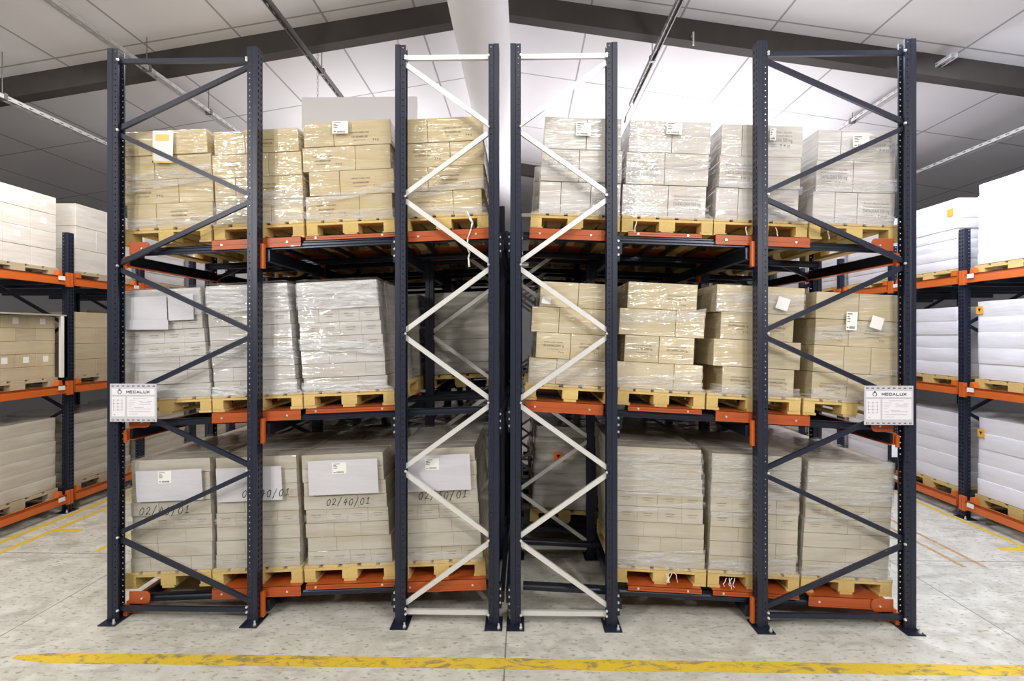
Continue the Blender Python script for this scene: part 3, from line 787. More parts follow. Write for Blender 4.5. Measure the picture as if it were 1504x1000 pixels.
load('L', 1, 2, 447, 582, 512, 833.5, 671, fine(8, 453, 577, 442, 561, Bp), M['cBL'], 'drab film-wrapped', .29, 4, pr_for(8, Bp, (3, 0)), hidden=3)
load('L', 1, 3, 584, 715, 647, 828, 663, fine(8, 587, 709, 580, 697, Bp), M['cBL'], 'drab film-wrapped', .29, 4, pr_for(8, Bp, (3, 0)), hidden=3)
Rp = [3, 4, 3, 4, 4, 3, 3, 3]
load('R', 1, 1, 903, 1037, 971, 841.6, 666.5, fine(8, 906, 1036, 899, 1030, Rp), M['cBR'], 'beige film-wrapped', .29, 4, pr_for(8, Rp, (3, 4)), hidden=3)
load('R', 1, 2, 1038, 1174, 1106, 848, 675.6, fine(8, 1041, 1170, 1046, 1177, Rp), M['cBR'], 'beige film-wrapped', .29, 4, pr_for(8, Rp, (3, 4)), hidden=3)
load('R', 1, 3, 1175, 1310, 1244, 853, 685, fine(8, 1178, 1306, 1187, 1314, Rp), M['cBR'], 'beige film-wrapped', .29, 4, pr_for(8, Rp, (3, 4)), hidden=3)

# ---------------------------------------------------------------- stretch film on the front loads
def sheet_grid(f, nu, nv):
    b = MB(); vs = [f(i / nu, j / nv) for j in range(nv + 1) for i in range(nu + 1)]
    fs = [(j * (nu + 1) + i, j * (nu + 1) + i + 1, (j + 1) * (nu + 1) + i + 1, (j + 1) * (nu + 1) + i) for j in range(nv) for i in range(nu)]
    b.add(vs, fs); return b
def film(key, bands, mat, top=None, label_extra='', skirt=True):
    """bands: (v at left, v at right, height) on the front; the film turns round both sides a little"""
    I = LOADS[key]; sd = random.random() * 50
    root = empty('stretch_film'); root.matrix_world = I.Mx
    thing(root, '%s stretch film wound round the %s, %s rack' % (label_extra or 'clear', I.name, SN[I.side]), 'stretch film', 'stretch film on the front pallets')
    allb = [('film_band',) + q for q in bands]
    if skirt: allb = [('film_skirt', -.016, -.018, .10)] + allb
    for (nm_, va, vb, hh) in allb:
        def f(s, t, va=va, vb=vb, hh=hh):
            vrel = va + (vb - va) * s + hh * t
            g = vrel / I.h - .5; j = min(len(I.lay) - 1, max(0, int(math.floor(g)))); j2 = min(len(I.lay) - 1, j + 1); q = min(1, max(0, g - j))
            # the film spans the outermost edges of the two layers it passes
            win = I.lay[max(0, j - 1):j2 + 2]; l = min(q_[0] for q_ in win); r = max(q_[1] for q_ in win)
            if vrel < 0.03: l, r = -I.W / 2 - .0005, I.W / 2 + .0005
            q = noise.noise(Vector((s * 9 + sd, t * 2.5, va * 7)))
            d = .06 if va < 0 else .12
            wtot = (r - l) + 2 * d; x = s * wtot
            off = .017 + .004 * q
            if x < d: p = (l - .0015, d - x - .010, 0)
            elif x > d + (r - l): p = (r + .0015, x - d - (r - l) - .010, 0)
            else: p = (l + x - d, -off, 0)
            edge = .012 * noise.noise(Vector((s * 6 + sd, 3.3, vb * 9)))
            return Vector((p[0], p[1], I.v0 + vrel + edge * (1 if t > .5 else .4)))
        g = sheet_grid(f, 48, max(4, int(hh / .03)))
        link(nm_, smooth(g.mesh(nm_, mat)), root)
    if top:
        l, r = I.lay[-1]
        def f(s, t):
            q = noise.noise(Vector((s * 5 + sd, t * 9, 4))) + .5 * noise.noise(Vector((s * 14 + sd, t * 16, 9)))
            return Vector((l + .001 + (r - l - .002) * s, -.008 + 1.18 * t, I.v0 + I.H + .016 + .009 * q))
        g = sheet_grid(f, 30, 40); link('film_top', smooth(g.mesh('film_top', mat)), root)
f_, fw, fd = M['film'], M['filmw'], M['filmd']
film(('L', 3, 0), [(.30, .42, .16)], f_)
film(('L', 3, 1), [(.05, .15, .16)], f_)
film(('L', 3, 2), [(.10, .26, .07)], f_)
film(('L', 3, 3), [(.12, .24, .08)], f_)
film(('R', 3, 0), [(.28, .30, .12)], f_); film(('R', 3, 1), [(.30, .46, .10)], f_)
film(('R', 3, 2), [(.30, .22, .08)], f_); film(('R', 3, 3), [(.25, .30, .10)], f_)
film(('R', 2, 0), [(.05, .12, .14)], f_); film(('R', 2, 1), [(.02, .12, .06), (.55, .66, .09)], f_)
film(('R', 2, 2), [(.72, .70, .20)], f_); film(('R', 2, 3), [(.0, .30, .05), (.5, .6, .12)], f_)
for k in range(3): film(('L', 2, k), [(.735, .735, .235), (.33 + .03 * k, .30, .10)], fw if k else f_, top=True, label_extra='milky')
for k in range(4): film(('L', 1, k), [(.40, .42, .05)], fd, top=True, label_extra='thin')
for k in (1, 2, 3): film(('R', 1, k), [(.645, .645, .385), (-.0, .12, .08), (.46, .56, .05)], f_, top=True, label_extra='hazy')

# ---------------------------------------------------------------- papers, labels, handwriting on the front loads
def flat(name, key, px0, py0, px1, py1, mat, label, cat, off=0.0265, tilt=0.0, th=.0012, group=None):
    """thin sheet lying on a load's front"""
    I = LOADS[key]; Y = YL - off
    (xa, za), (xb, zb_) = U(px0, py0, Y), U(px1, py1, Y)
    w, h = xb - xa, za - zb_
    b = MB(); b.box(-w / 2, w / 2, -th, 0, -h / 2, h / 2)
    o = link(name, b.mesh(name, mat), None, ((xa + xb) / 2, Y, (za + zb_) / 2), (0, -I.a - tilt, 0))
    thing(o, label, cat, group); return o, w, h
def ship_label(key, px0, py0, px1, py1, label, tilt=0.0, off=.0285, lines=True):
    o, w, h = flat('shipping_label', key, px0, py0, px1, py1, M['label'], label, 'label', off, tilt, group='white shipping labels')
    if lines:
        b = MB()
        for k, (l, z) in enumerate(((.45, .36), (.2, .22), (.3, .1), (.25, -.05))): b.box(-w * .42, -w * .42 + w * l, -.0018, -.0014, h * z, h * z + h * .05)
        x = -w * .2
        while x < w * .3:
            q = random.choice((.006, .01, .016)) * w * 1.5; b.box(x, x + q, -.0018, -.0014, -h * .42, -h * .28); x += q * 1.9
        b.box(-w * .42, -w * .28, -.0018, -.0014, -h * .38, -h * .32)
        link('printed_text', b.mesh('print', M['ink']), o)
ship_label(('L', 3, 2), 488, 178, 511, 196, 'white shipping label at the top of the third carton stack, left rack', -.03)
ship_label(('R', 3, 0), 846, 180, 868, 199, 'white shipping label on the innermost pale stack, right rack')
ship_label(('R', 3, 1), 979, 180, 1002, 197, 'white shipping label on the pale stack right of the narrow frame')
ship_label(('R', 3, 2), 1131, 188, 1140, 206, 'white shipping label half behind the wide right frame, top level', 0)
ship_label(('R', 3, 3), 1253, 199, 1277, 216, 'white shipping label on the outermost pale stack, right rack', .03)
o, w, h = flat('paper_sheet', ('L', 3, 0), 224, 192, 254, 239, M['label'], 'white sheet with a yellow border on the outermost tan stack', 'paper', .024, -.06)
b = MB(); b.box(-w * .5, w * .5, -.0016, -.0013, -h * .5, -h * .44); b.box(-w * .5, -w * .44, -.0016, -.0013, -h * .5, h * .0); b.box(-w * .36, w * .3, -.0016, -.0013, h * .18, h * .38)
link('yellow_border', b.mesh('border', M['paleyellow']), o)
ship_label(('R', 2, 0), 796, 436, 809, 446, 'small blank white label on the innermost buff stack', -.12, .026, False)
ship_label(('R', 2, 2), 1141, 437, 1159, 455, 'tilted blank white label right of the wide frame, middle level', -.25, .026, False)
ship_label(('R', 2, 3), 1279, 465, 1297, 483, 'tilted blank white label on the outermost buff stack', -.25, .026, False)
ship_label(('R', 2, 3), 1243, 458, 1259, 485, 'upright printed white label on the outermost buff stack')
ship_label(('R', 2, 2), 1107, 434, 1113, 461, 'narrow white label beside the wide right frame upright, middle level', 0, .026, False)
W_ = M['sheet']
flat('paper_sheet', ('L', 2, 0), 178, 436, 245, 474, W_, 'large blank white sheet on the outermost grey stack, middle level', 'paper', .030, -.01)
flat('paper_sheet', ('L', 2, 0), 247, 432, 284, 470, W_, 'smaller blank white sheet right of the large one, middle level', 'paper', .028, 0)
flat('paper_sheet', ('L', 2, 0), 183, 470, 247, 484, M['film'] if False else W_, 'folded flap of paper hanging below the large white sheet', 'paper', .044, -.04)
SH = [(0, 200, 690, 297, 736), (1, 318, 686, 414, 736), (2, 453, 675, 555, 726), (3, 594, 668, 691, 721)]
nm = ['outermost', 'second', 'third', 'innermost']
for k, x0, y0, x1, y1 in SH:
    flat('paper_sheet', ('L', 1, k), x0, y0, x1, y1, W_, 'large white paper sheet on the %s bottom stack, left rack' % nm[k], 'paper', .0265, 0)
for k, x0, y0, x1, y1 in ((0, 232, 692, 252, 710), (2, 488, 679, 509, 696), (3, 624, 673, 645, 690)):
    ship_label(('L', 1, k), x0, y0, x1, y1, 'white shipping label on the paper sheet of the %s bottom stack' % nm[k], 0, .0295)
# marker strokes 02/40/01
STK = {'0': [[(.5, 1), (.15, .8), (.05, .45), (.25, .05), (.6, .08), (.8, .5), (.7, .9), (.45, .98)]],
       '2': [[(.1, .8), (.4, 1), (.7, .8), (.55, .45), (.1, .02), (.45, .1), (.85, .03)]],
       '/': [[(.1, -.15), (.6, 1.15)]], '4': [[(.45, 1.0), (.12, .4), (.5, .42), (.8, .5)], [(.62, .85), (.5, .0)]],
       '1': [[(.2, .75), (.5, 1), (.45, .05)], [(.15, .05), (.8, .08)]]}
def handwriting(key, px, py, wpx, label, body='02/40/01'):
    I = LOADS[key]; Y = YL - .0285
    X, Z = U(px, py, Y); sc = U(px + wpx, py, Y)[0] - X; cw = sc / len(body); h = cw * 1.15
    b = MB(); r = .0032
    for i, ch in enumerate(body):
        for st in STK[ch]:
            pts = [Vector((i * cw + u * cw * .8 + v * cw * .28, random.uniform(-.0003, 0), v * h + math.sin(i) * .006)) for u, v in st]
            for p, q in zip(pts, pts[1:]):
                d = (q - p); L = d.length; t = d.normalized(); nrm = Vector((-t.z, 0, t.x))
                b.add([p - nrm * r - t * r, q - nrm * r + t * r, q + nrm * r + t * r, p + nrm * r - t * r], [(0, 1, 2, 3)])
    o = link('handwriting', b.mesh('handwriting', M['pen']), None, (X, Y, Z), (0, -I.a, 0)); thing(o, label, 'handwriting', 'handwritten dates')
handwriting(('L', 1, 0), 204, 757, 76, 'handwritten 02/40/01 on the outermost bottom stack of the left rack')
handwriting(('L', 1, 1), 355, 731, 72, 'handwritten 02/40/01 crossing the lower edge of the second paper sheet')
handwriting(('L', 1, 2), 479, 743, 66, 'handwritten 02/40/01 on the third bottom stack of the left rack')
handwriting(('L', 1, 3), 614, 734, 74, 'handwritten 02/40/01 behind the galvanised brace, innermost bottom stack')

# ---------------------------------------------------------------- wrapped loads further back and in the side racks
def wrapped_mesh(W, D, H, n, mat, seed, lean=.0, bulge=.006):
    b = MB(); per = []; r = .035; q = 4
    def side(x0, y0, x1, y1, m_):
        return [(x0 + (x1 - x0) * k / m_, y0 + (y1 - y0) * k / m_) for k in range(m_)]
    w, d = W / 2, D
    for (cx, cy, a0) in ((w - r, r, -90), (w - r, d - r, 0), (-w + r, d - r, 90), (-w + r, r, 180)):
        for k in range(q + 1):
            a = math.radians(a0 + 90 * k / q); per.append((cx + r * math.cos(a), cy + r * math.sin(a)))
    pts = []
    for i, p in enumerate(per):
        nx = per[(i + 1) % len(per)]; pts.append(p); L = math.hypot(nx[0] - p[0], nx[1] - p[1])
        m_ = int(L / .07)
        pts += [(p[0] + (nx[0] - p[0]) * k / (m_ + 1), p[1] + (nx[1] - p[1]) * k / (m_ + 1)) for k in range(1, m_ + 1)]
    np_ = len(pts); rows = []
    rnd = random.Random(seed)
    for j in range(n):
        ox, oy, sx = rnd.uniform(-.008, .008), rnd.uniform(-.006, .006), rnd.uniform(-.01, .006)
        for f, ind in ((.006, .0009), (.02, .0), (.5, .0), (.98, .0), (.994, .0009)):
            rows.append(((j + f) / n * H, ox, oy, sx - ind))
    for (z, ox, oy, ins) in rows:
        for (x, y) in pts:
            cx, cy = x, y - D / 2; k = 1 + ins / max(w, D / 2)
            e = bulge * noise.noise(Vector((x * 4 + seed, y * 4, z * 11)))
            L = math.hypot(cx, cy) or 1
            b.v.append((cx * k + cx / L * e + ox + lean * z / H, cy * k + cy / L * e + D / 2 + oy, z + .004 * noise.noise(Vector((x * 3, y * 3, z * 2 + seed)))))
    R = len(rows)
    for j in range(R - 1):
        for i in range(np_):
            b.f.append((j * np_ + i, j * np_ + (i + 1) % np_, (j + 1) * np_ + (i + 1) % np_, (j + 1) * np_ + i)); b.m.append(0)
    b.f.append(tuple(range(np_))[::-1]); b.f.append(tuple((R - 1) * np_ + i for i in range(np_))); b.m += [0, 0]
    me = b.mesh('wrapped_load', mat)
    return smooth(me)
def sharp(o):
    e = o.modifiers.new('edges', 'EDGE_SPLIT'); e.split_angle = math.radians(50); return o
# central block, rows two to four: one wrapped load per pallet
XS = {'L': [(-3.63, -2.80), (-2.80, -1.97), (-1.96, -1.15), (-1.12, -.32)], 'R': [(.07, .88), (.88, 1.69), (1.70, 2.51), (2.52, 3.33)]}
VARS = {}
for bay in (1, 2, 3):
    for side in 'LR':
        for lev in (1, 2, 3):
            for k in range(4):
                if side == 'R' and lev == 2 and k == 0 and bay > 1: continue
                xa, xb = XS[side][k]; xm = (xa + xb) / 2; a = math.atan(LEV[(side, lev)][2]); y = YL + 1.4 * bay; z = zb(side, lev, xm)
                ow = '%s of %s level, %s row back, %s rack' % (POSN[side][k], LN[lev], RN[bay], SN[side])
                thing(link('wooden_pallet', SPM, None, (xm, y, z), (0, -a, 0)), 'wooden pallet, ' + ow, 'pallet', 'pallets in the rows behind')
                mt = 'wWarm' if lev == 3 else 'wGrey'; H = {3: .86, 2: .95, 1: .95}[lev]; vi = (mt, (bay + k + lev) % 3, H)
                if vi not in VARS: VARS[vi] = wrapped_mesh(.765, 1.14, H, 5 if lev != 1 else 7, M[mt], len(VARS) * 3.7 + 1)
                o = link('wrapped_load', VARS[vi], None, (xm - .152 * math.sin(a), y + .015, z + .152), (0, -a, 0)); sharp(o)
                thing(o, '%s wrapped load, %s' % ('beige' if mt == 'wWarm' else 'grey', ow), 'wrapped load', 'wrapped loads in the rows behind')
def sticker(x, y, z, s, rz, mat, label, tri=True, rx=0):
    root = empty('hazard_sticker', (x, y, z), (0, rx, rz)); thing(root, label, 'sticker')
    b = MB(); b.box(-s / 2, s / 2, -.002, 0, -s / 2, s / 2); link('sticker_face', b.mesh('face', mat), root)
    if tri:
        b = MB(); b.add([(-s * .25, -.003, s * .22), (s * .25, -.003, s * .22), (0, -.003, -.02), ], [(0, 1, 2)]); b.box(-s * .03, s * .03, -.0032, -.0025, -s * .25, 0)
        link('symbol', b.mesh('symbol', M['black']), root)
X, Z = U(820, 670, 6.04); sticker(X, 6.03, Z, .10, 0, M['sticker'], 'square orange sticker on the grey load behind the lower right braces')

# ---------------------------------------------------------------- side racks
def side_rack(side):
    sg = -1 if side == 'L' else 1
    XF = -6.42 if side == 'L' else 6.00            # aisle face
    rot = 0 if side == 'R' else math.pi
    rack = 'far left rack' if side == 'L' else 'far right rack'
    ys = [4.46 + 1.4 * k for k in range(7)]
    for k, y in enumerate(ys):
        root = empty('upright_frame', (XF, y, 0)); thing(root, 'dark blue perforated frame of the %s, %s along the aisle' % (rack, ORD[k]), 'rack frame', 'frames of the ' + rack)
        root.scale = (sg, 1, 1)
        link('upright', UP4, root); link('upright', UP4, root, (1.2, .1, 0), (0, 0, math.pi)); link('foot_plate', FOOT, root, (.044, 0, 0)); link('foot_plate', FOOT, root, (1.156, 0, 0))
        link('anchor_bolt', ANCH, root, (-.02, -.04, .009)); link('anchor_bolt', ANCH, root, (.09, .12, .009))
        z = .25; s = 0
        while z < 3.2:
            link('brace', brace_mesh((.078 if s % 2 == 0 else 1.12, .035, z), (1.12 if s % 2 == 0 else .078, .035, z + .59), M['navy']), root); z += .6; s += 1
        if k < 6:
            for lev, zt in ((3, 3.26), (2, 1.74), (1, .20)):
                bm_ = empty('rack_beam', (XF, y, zt)); bm_.scale = (sg, 1, 1)
                thing(bm_, 'orange beam along the aisle, %s level, %s bay of the %s' % (LN[lev], ORD[k], rack), 'beam', 'orange beams of the ' + rack)
                b = MB(); pr = [(-.03, .06), (-.012, .06), (-.012, .03), (-.03, .03 - .004), (-.03, -.055), (.02, -.055), (.02, .06)]
                n = len(pr); b.add([(u_, yy, z_) for yy in (.104, 1.396) for u_, z_ in pr], [tuple(range(n)), tuple(range(n, 2 * n))[::-1]] + [(i, (i + 1) % n, n + (i + 1) % n, n + i) for i in range(n)])
                link('beam_body', b.mesh('beam', M['orange']), bm_)
                for yy in (.004, 1.352):
                    b = MB(); b.box(-.036, -.003, 0, .046, -.08, .115); b.box(-.040, -.036, .008, .016, -.06, .1)
                    link('end_connector', b.mesh('conn', M['orange']), bm_, (0, yy, 0))
                for yy in (.17, 1.26):
                    b = MB(); pr = [(0, 0), (.07, 0), (.055, .075), (.02, .075)]
                    b.add([(xx, u_ - .035, z_) for xx in (-.02, .05) for u_, z_ in pr], [(0, 1, 2, 3), (7, 6, 5, 4), (0, 4, 5, 1), (1, 5, 6, 2), (2, 6, 7, 3), (3, 7, 4, 0)])
                    link('pallet_guide', b.mesh('guide', M['orange']), bm_, (0, yy, .058))
                if k in (1, 2):
                    b = MB(); b.box(-.052, -.044, 1.20, 1.30, .0, .055); link('location_label', b.mesh('loc', M['label']), bm_)
                # bed rails under the loads, dark, running into the rack
                for q, yy in enumerate((.22, 1.12)):
                    b = MB(); b.box(.06, 2.6, yy, yy + .06, -.075, .0); link('bed_rail', b.mesh('bed_rail', M['rail']), bm_)
    return XF, sg, rack, ys
def side_pallet(XF, sg, y, z, label, group, old=False):
    o = link('wooden_pallet', SPMO if old else SPM, None, (XF + sg * .075, y + .745, z), (0, 0, -sg * math.pi / 2))
    o.scale = (1.45, .68, 1)
    thing(o, label, 'pallet', group)
SLZ = {3: 3.285, 2: 1.765, 1: .225}
def wload(XF, sg, rack, k, y, lev, H, W, mat, n, label, depth=1.0, x_in=.085, seed=1, lean=0, yoff=0, n_deep=1):
    z = SLZ[lev]; H += .05
    side_pallet(XF, sg, y, z, 'wooden pallet, %s level, %s bay along the %s' % (LN[lev], ORD[k], rack), 'pallets of the ' + rack, old=(sg < 0))
    o = link('wrapped_load', wrapped_mesh(W, depth, H, n, M[mat], seed, lean), None, (XF + sg * x_in, y + .745 + yoff, z + .151), (0, 0, -sg * math.pi / 2)); sharp(o)
    thing(o, label, 'wrapped load', 'wrapped loads in the ' + rack)
def sload(XF, sg, rack, k, y, lev, H, W, mat, rows, cols, depth, colour, labels=(), x_in=.085, yoff=0):
    """stack of separate cartons facing the aisle"""
    z = SLZ[lev]
    side_pallet(XF, sg, y, z, 'wooden pallet, %s level, %s bay along the %s' % (LN[lev], ORD[k], rack), 'pallets of the ' + rack, old=True)
    H += .05; h = H / rows
    for j in range(rows):
        c = cols[j % len(cols)]; w = W / c
        for i in range(c):
            me = carton_mesh(w - .004, depth - .006, h - .003, M[mat])
            yy = y + .745 + yoff + sg * (-W / 2 + (i + .5) * w) * -1
            o = link('carton', me, None, (XF + sg * (x_in + random.uniform(0, .006)), yy, z + .146 + j * h), (0, 0, -sg * math.pi / 2))
            order = i if sg < 0 else i
            ln = 'bottom' if j == 0 else 'top' if j == rows - 1 else ORD[j]
            thing(o, '%s carton, %s along, %s layer, %s level, %s bay, %s' % (colour, ORD[i], ln, LN[lev], ORD[k], rack), 'carton', 'aisle facing cartons, %s level, %s bay, %s' % (LN[lev], ORD[k], rack))
            if (j, i) in labels:
                b = MB(); b.box(-.04, .04, -.002, -.0005, -.04, .04); link('white_label', b.mesh('lab', M['label']), o, (0, 0, h * .55))
    for j in range(rows):
        for r_ in range(1, max(2, int(1.0 / depth))):
            for i in range(2):
                Mx = Matrix.Translation((XF + sg * x_in, y + .745 + yoff, z + .146)) @ Matrix.Rotation(-sg * math.pi / 2, 4, 'Z')
                back_box(Mx, -W / 2 + i * W / 2 + .002, -W / 2 + (i + 1) * W / 2 - .002, r_ * depth + .012, (r_ + 1) * depth + .008, j * h, j * h + h - .003, M[mat])
XF, sg, rack, ys = side_rack('L')
for k in range(1, 6):
    y = ys[k]
    if k == 1:
        sload(XF, sg, rack, k, y, 3, .93, 1.13, 'cSLp', 4, [3, 3], .40, 'pale film-wrapped', {(1, 0), (1, 1), (2, 2), (2, 0), (3, 2), (3, 0)})
        sload(XF, sg, rack, k, y, 2, .80, 1.14, 'cSL', 5, [3, 4], .40, 'brown', {(1, 0), (1, 1), (1, 2), (1, 3), (4, 0), (4, 1), (4, 2)}, yoff=-.02)
        wload(XF, sg, rack, k, y, 1, .93, 1.15, 'wWarm', 6, 'greyish wrapped load at the bottom of the near bay, far left rack', seed=11)
    elif k == 2:
        sload(XF, sg, rack, k, y, 3, .94, 1.10, 'cSLp', 3, [2, 3], .40, 'pale brown', (), yoff=.03)
        sload(XF, sg, rack, k, y, 2, .88, 1.10, 'cSL', 4, [3, 2], .40, 'plain brown', (), yoff=.03)
        wload(XF, sg, rack, k, y, 1, .93, 1.12, 'wWarm', 7, 'wrapped load with a slack film edge, bottom level, far left rack', seed=23)
    else:
        for lev in (1, 2, 3):
            wload(XF, sg, rack, k, y, lev, .9 + .03 * ((k + lev) % 3), 1.12, 'wWarm' if lev != 3 else 'wWhite', 6, 'wrapped load, %s level, %s bay along the far left rack' % (LN[lev], ORD[k]), seed=k * 7 + lev)
# flat board lying on the near middle load, and its white corner post
b = MB(); b.box(-.53, .05, -.60, .60, 0, .02); o = link('top_board', b.mesh('top_board', M['wGrey']), None, (XF - .02, ys[1] + .745, SLZ[2] + .146 + .853)); thing(o, 'flat grey cardboard cover on the brown cartons, far left rack', 'cover board')
b = MB(); b.box(-.03, .045, .0, .05, 0, .85); b.box(.04, .045, -.05, .05, 0, .85); o = link('corner_post', b.mesh('corner_post', M['label']), None, (XF - .01, ys[1] + 1.30, SLZ[2] + .147)); thing(o, 'white cardboard corner post at the end of the brown cartons', 'corner post')
XF, sg, rack, ys = side_rack('R')
for k in range(1, 6):
    y = ys[k]
    hs = {1: (1.02, .98, .98), 2: (.94, .93, .98)}.get(k, (.95, .95, .93))
    for lev in (1, 2, 3):
        nm_ = {1: 'near', 2: 'second'}.get(k, ORD[k])
        wload(XF, sg, rack, k, y, lev, hs[3 - lev], 1.13 if k != 2 else 1.08, 'wWhite', 7 if lev == 3 else 5, 'white film-wrapped load, %s level, %s bay of the far right rack' % (LN[lev], nm_), seed=k * 5 + lev * 2, yoff=.0)
sticker(XF + .07, ys[1] + .745 + .50, 2.83, .10, -math.pi / 2, M['amber'], 'small amber hazard sticker on the near middle load, far right rack')
sticker(XF + .07, ys[1] + .745 + .48, 1.20, .10, -math.pi / 2, M['amber'], 'small amber hazard sticker on the near bottom load, far right rack')
sticker(XF + .07, ys[2] + .745 - .42, 4.24, .11, -math.pi / 2, M['amber'], 'plain amber sticker high on the second bay load, far right rack', False)

# the many cartons behind the front rows
me = BACK.mesh('stacked_cartons', BACKM)
o = link('stacked_cartons', me); o['kind'] = 'stuff'; thing(o, 'rows of cartons stacked behind the front cartons of every pallet', 'cartons')

# ---------------------------------------------------------------- signs
def sign(px0, py0, px1, py1, label):
    Y = 4.455; (xa, za), (xb, zb_) = U(px0, py0, Y), U(px1, py1, Y); w, h = xb - xa, za - zb_
    root = empty('load_sign', ((xa + xb) / 2, Y, (za + zb_) / 2)); thing(root, label, 'sign')
    b = MB(); b.box(-w / 2, w / 2, 0, .006, -h / 2, h / 2)
    for i in range(9):
        for z in (-.455, .44):
            x = (-.44 + .88 * i / 8) * w; b.box(x - .011, x + .011, -.0008, .0, z * h - .0035, z * h + .0035, 1)
    link('plate', b.mesh('plate', [M['signgrey'], M['black']]), root)
    def panel(x0, x1, z0, z1, nm): 
        b = MB(); b.box(x0 * w, x1 * w, -.0012, 0, z0 * h, z1 * h); return link(nm, b.mesh(nm, M['signwhite']), root)
    panel(-.46, .46, .21, .37, 'header_panel'); p1 = panel(-.46, -.17, -.36, .16, 'diagram_panel'); p2 = panel(-.13, .46, -.36, .16, 'table_panel')
    GL = {'M': [[(0, 0), (0, 1), (.5, .3), (1, 1), (1, 0)]], 'E': [[(1, 1), (0, 1), (0, 0), (1, 0)], [(0, .5), (.85, .5)]], 'C': [[(1, .8), (.8, 1), (.2, 1), (0, .8), (0, .2), (.2, 0), (.8, 0), (1, .2)]],
          'A': [[(0, 0), (.5, 1), (1, 0)], [(.22, .32), (.78, .32)]], 'L': [[(0, 1), (0, 0), (.95, 0)]], 'U': [[(0, 1), (0, .2), (.2, 0), (.8, 0), (1, .2), (1, 1)]], 'X': [[(0, 0), (1, 1)], [(0, 1), (1, 0)]]}
    b = MB(); lw, lh, st = .0205, .0185, .0027; x = -.058
    for ch in 'MECALUX':
        for pl in GL[ch]:
            pts = [Vector((x + u_ * lw, -.002, .258 * h + v_ * lh)) for u_, v_ in pl]
            for p, q in zip(pts, pts[1:]):
                t_ = (q - p).normalized(); nr = Vector((-t_.z, 0, t_.x)) * st; t_ = t_ * st * .8
                b.add([p - nr - t_, q - nr + t_, q + nr + t_, p + nr - t_], [(0, 1, 2, 3)])
        x += lw + .0095
    link('lettering', b.mesh('lettering', M['navyink']), root)
    b = MB(); cx, cz, r = -.29 * w, .285 * h, .019
    ring = [(cx + r * 1.0 * math.cos(a), cz + r * math.sin(a)) for a in [2 * math.pi * k / 20 for k in range(20)]]
    rin = [(cx + r * .68 * math.cos(a), cz + r * .68 * math.sin(a)) for a in [2 * math.pi * k / 20 for k in range(20)]]
    for k in range(20):
        if k in (4, 14): continue
        q = (k + 1) % 20; b.add([(ring[k][0], -.0018, ring[k][1]), (ring[q][0], -.0018, ring[q][1]), (rin[q][0], -.0018, rin[q][1]), (rin[k][0], -.0018, rin[k][1])], [(0, 1, 2, 3)])
    b.add([(cx - .010, -.0018, cz + .024), (cx + .008, -.0018, cz + .027), (cx + .002, -.0018, cz + .006)], [(0, 1, 2)])
    link('logo', b.mesh('logo', M['navyink']), root)
    b = MB()
    for x in (-.42, -.33, -.24): b.box(x * w - .001, x * w + .001, -.0019, -.0013, -.2 * h, .1 * h)
    for z in (.07, -.02, -.11, -.19):
        b.box(-.43 * w, -.22 * w, -.0019, -.0013, z * h - .001, z * h + .001)
        for x in (-.42, -.33, -.24): b.box(x * w - .004, x * w + .004, -.0019, -.0013, z * h - .004, z * h + .004)
    b.box(-.42 * w, -.38 * w, -.0019, -.0013, -.32 * h, -.30 * h)
    link('diagram', b.mesh('diagram', M['paleink']), p1)
    b = MB()
    for x0, x1, z in ((0, .3, .11), (-.1, .05, .06), (.12, .2, .035), (.3, .4, .035), (-.1, .04, .0), (.15, .38, .0), (-.1, .02, -.04), (.12, .38, -.04), (-.1, -.03, -.09), (.02, .22, -.13), (-.1, .0, -.17), (.05, .38, -.17), (-.1, .36, -.24), (-.08, .1, -.3)):
        b.box(x0 * w, x1 * w, -.0019, -.0013, z * h, z * h + .0035)
    link('table_text', b.mesh('table', M['paleink']), p2)
    for x in (-.44, .44):
        b = MB(); b.tube((x * w, 0, -.47 * h), (x * w, -.006, -.47 * h), .006, 8); link('tie', b.mesh('tie', M['zinc']), root)
sign(161.5, 563.5, 230, 619.5, 'grey and white load sign fixed to the left end frame')
sign(1269.5, 566.5, 1341.5, 624, 'grey and white load sign fixed to the right end frame')
# white card on the far upright at the right
b = MB(); X, Z = U(1319, 656, 8.60); b.box(X - .09, X + .09, 8.610, 8.616, Z - .17, Z + .17)
thing(link('blank_card', b.mesh('card', M['board'])), 'blank white card on a far right rack upright, below the right sign', 'card')
# twisted film tail hanging from the innermost top pallet
b = MB(); pts = [(686, 310), (690, 320), (694, 327), (692, 336), (687, 350), (686, 362), (690, 372), (688, 378), (689, 392)]
for (p, q) in zip(pts, pts[1:]):
    (xa, za), (xb, zb_) = U(*p, 4.585), U(*q, 4.585); b.tube((xa, 4.585, za), (xb, 4.585 + random.uniform(-.01, .01), zb_), random.uniform(.006, .012), 6, 0, random.uniform(.004, .010))
thing(link('film_tail', smooth(b.mesh('film_tail', M['label']))), 'twisted white film tail hanging in front of the innermost top pallet', 'film tail')
# knotted film ends on the bottom right pallets
for (px, py, lb) in ((1073, 855, 'knotted film end hanging under the third bottom pallet, right rack'), (985, 848, 'film knot at the lower left of the hazy wrapped stack')):
    b = MB()
    for q in range(4):
        x, z = U(px + q * 4 - 6, py - 6, 4.60); p = Vector((x, 4.60, z))
        for s in range(4):
            e = p + Vector((random.uniform(-.015, .015), 0, -random.uniform(.01, .03))); b.tube(p, e, .003, 5); p = e
    thing(link('film_tail', b.mesh('film_tail', M['label'])), lb, 'film tail')

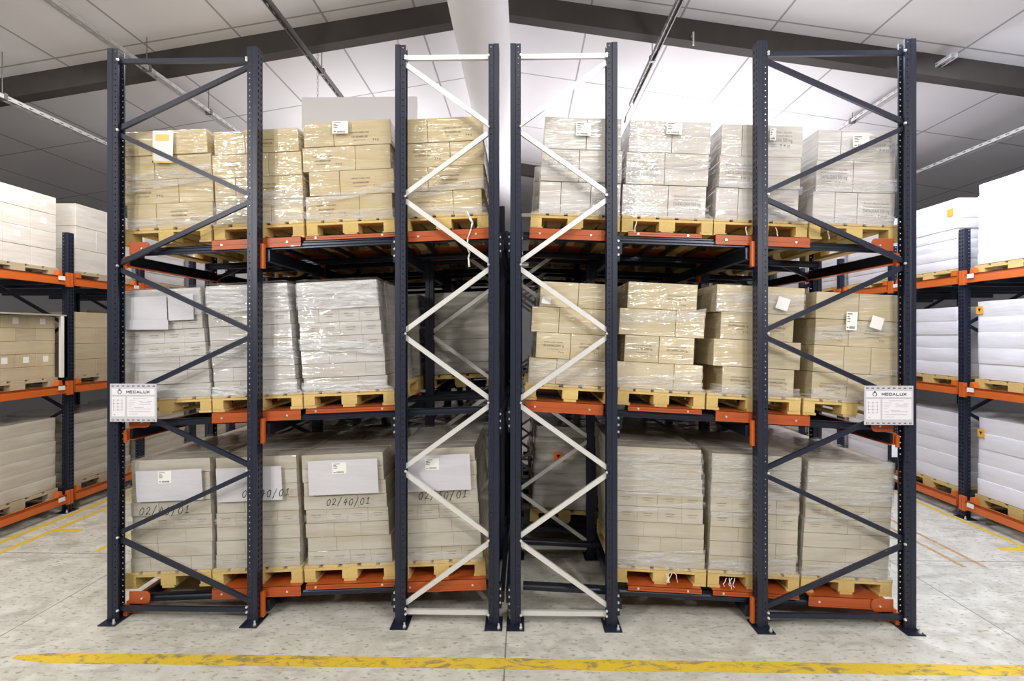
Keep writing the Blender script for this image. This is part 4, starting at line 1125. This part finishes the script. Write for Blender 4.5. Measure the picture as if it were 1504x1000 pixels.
for (px, py, dy, lb) in ((935, 325, 17, 'thin white film end hanging below the third top pallet, right rack'), (1096, 333, 13, 'thin white film end left of the wide right frame, top level'),
                         (1139, 334, 13, 'thin white film end right of the wide right frame, top level'), (1216, 336, 15, 'curled white film end below the outermost top pallet, right rack')):
    b = MB(); x, z = U(px, py, 4.60); p = Vector((x, 4.60, z)); st = dy / 4 / 167
    for q in range(4):
        e = p + Vector((random.uniform(-.012, .008), random.uniform(-.004, .004), -st)); b.tube(p, e, .0045, 6, 0, .0035); p = e
    thing(link('film_tail', b.mesh('film_tail', M['label'])), lb, 'film tail')

# ---------------------------------------------------------------- light
def area(name, loc, target, size, power, col=(1, 1, 1), sy=None):
    l = bpy.data.lights.new(name, 'AREA'); l.energy = power; l.color = col; l.size = size
    if sy: l.shape = 'RECTANGLE'; l.size_y = sy
    o = bpy.data.objects.new(name, l); COL.objects.link(o); o.location = loc
    d = Vector(target) - Vector(loc); o.rotation_euler = d.to_track_quat('-Z', 'Y').to_euler(); return o
area('ceiling_lamp_front_left', (-5.4, -0.9, 5.4), (-2.6, 4.6, 1.2), .18, 112, (1, .975, .92), 1.0)
area('ceiling_lamp_front_right', (2.4, -0.9, 5.6), (1.6, 4.6, 1.0), .18, 94, (1, .98, .945), 1.0)
area('front_lamp_left', (-4.1, -0.3, 4.0), (-1.8, 4.6, 1.0), .25, 72, (1, .975, .93))
area('front_lamp_right', (3.4, -0.3, 4.0), (1.6, 4.6, 1.0), .25, 72, (1, .98, .95))
area('ceiling_lamp_near', (0, 1.6, 6.3), (0, 3.0, 0), 3.5, 90, (1, .98, .93), .6)
area('added_uplight_front_left', (-6.0, -0.5, 4.6), (-6.4, -0.5, 7), 1.5, 135, (1, .98, .95))  # added unseen fill, no real fixture: brightens the near left ceiling corner
area('added_uplight_front_right', (6.0, -0.5, 4.6), (6.2, -0.5, 7), 1.5, 165, (.96, .95, 1))  # same added fill, for the near right ceiling corner
area('ceiling_lamp_right_aisle', (4.2, 5.6, 5.7), (5.6, 6.6, 0), 1.2, 250, (.78, .85, 1), 3)
area('ceiling_lamp_left_aisle', (-4.6, 5.6, 5.6), (-6.0, 6.6, 0), 1.0, 135, (1, .975, .94), 3)
area('uplight_back_right', (3.2, 11.5, 4.5), (2.2, 10.0, 7.2), 4.0, 275, (.98, .95, 1), 3.0)
area('uplight_back_left', (-2.8, 11.0, 4.7), (-2.0, 10.2, 7.2), 3.0, 98, (.99, .97, 1), 2.5)
SC.cycles.diffuse_bounces = 3
w = bpy.data.worlds.new('world'); SC.world = w; w.use_nodes = True
w.node_tree.nodes['Background'].inputs[0].default_value = (.9, .92, 1, 1); w.node_tree.nodes['Background'].inputs[1].default_value = 0.015
vs_ = SC.view_settings
vs_.view_transform = 'Standard'; vs_.look = 'None'; vs_.exposure = 0.1; vs_.gamma = 1.0; vs_.use_curve_mapping = False
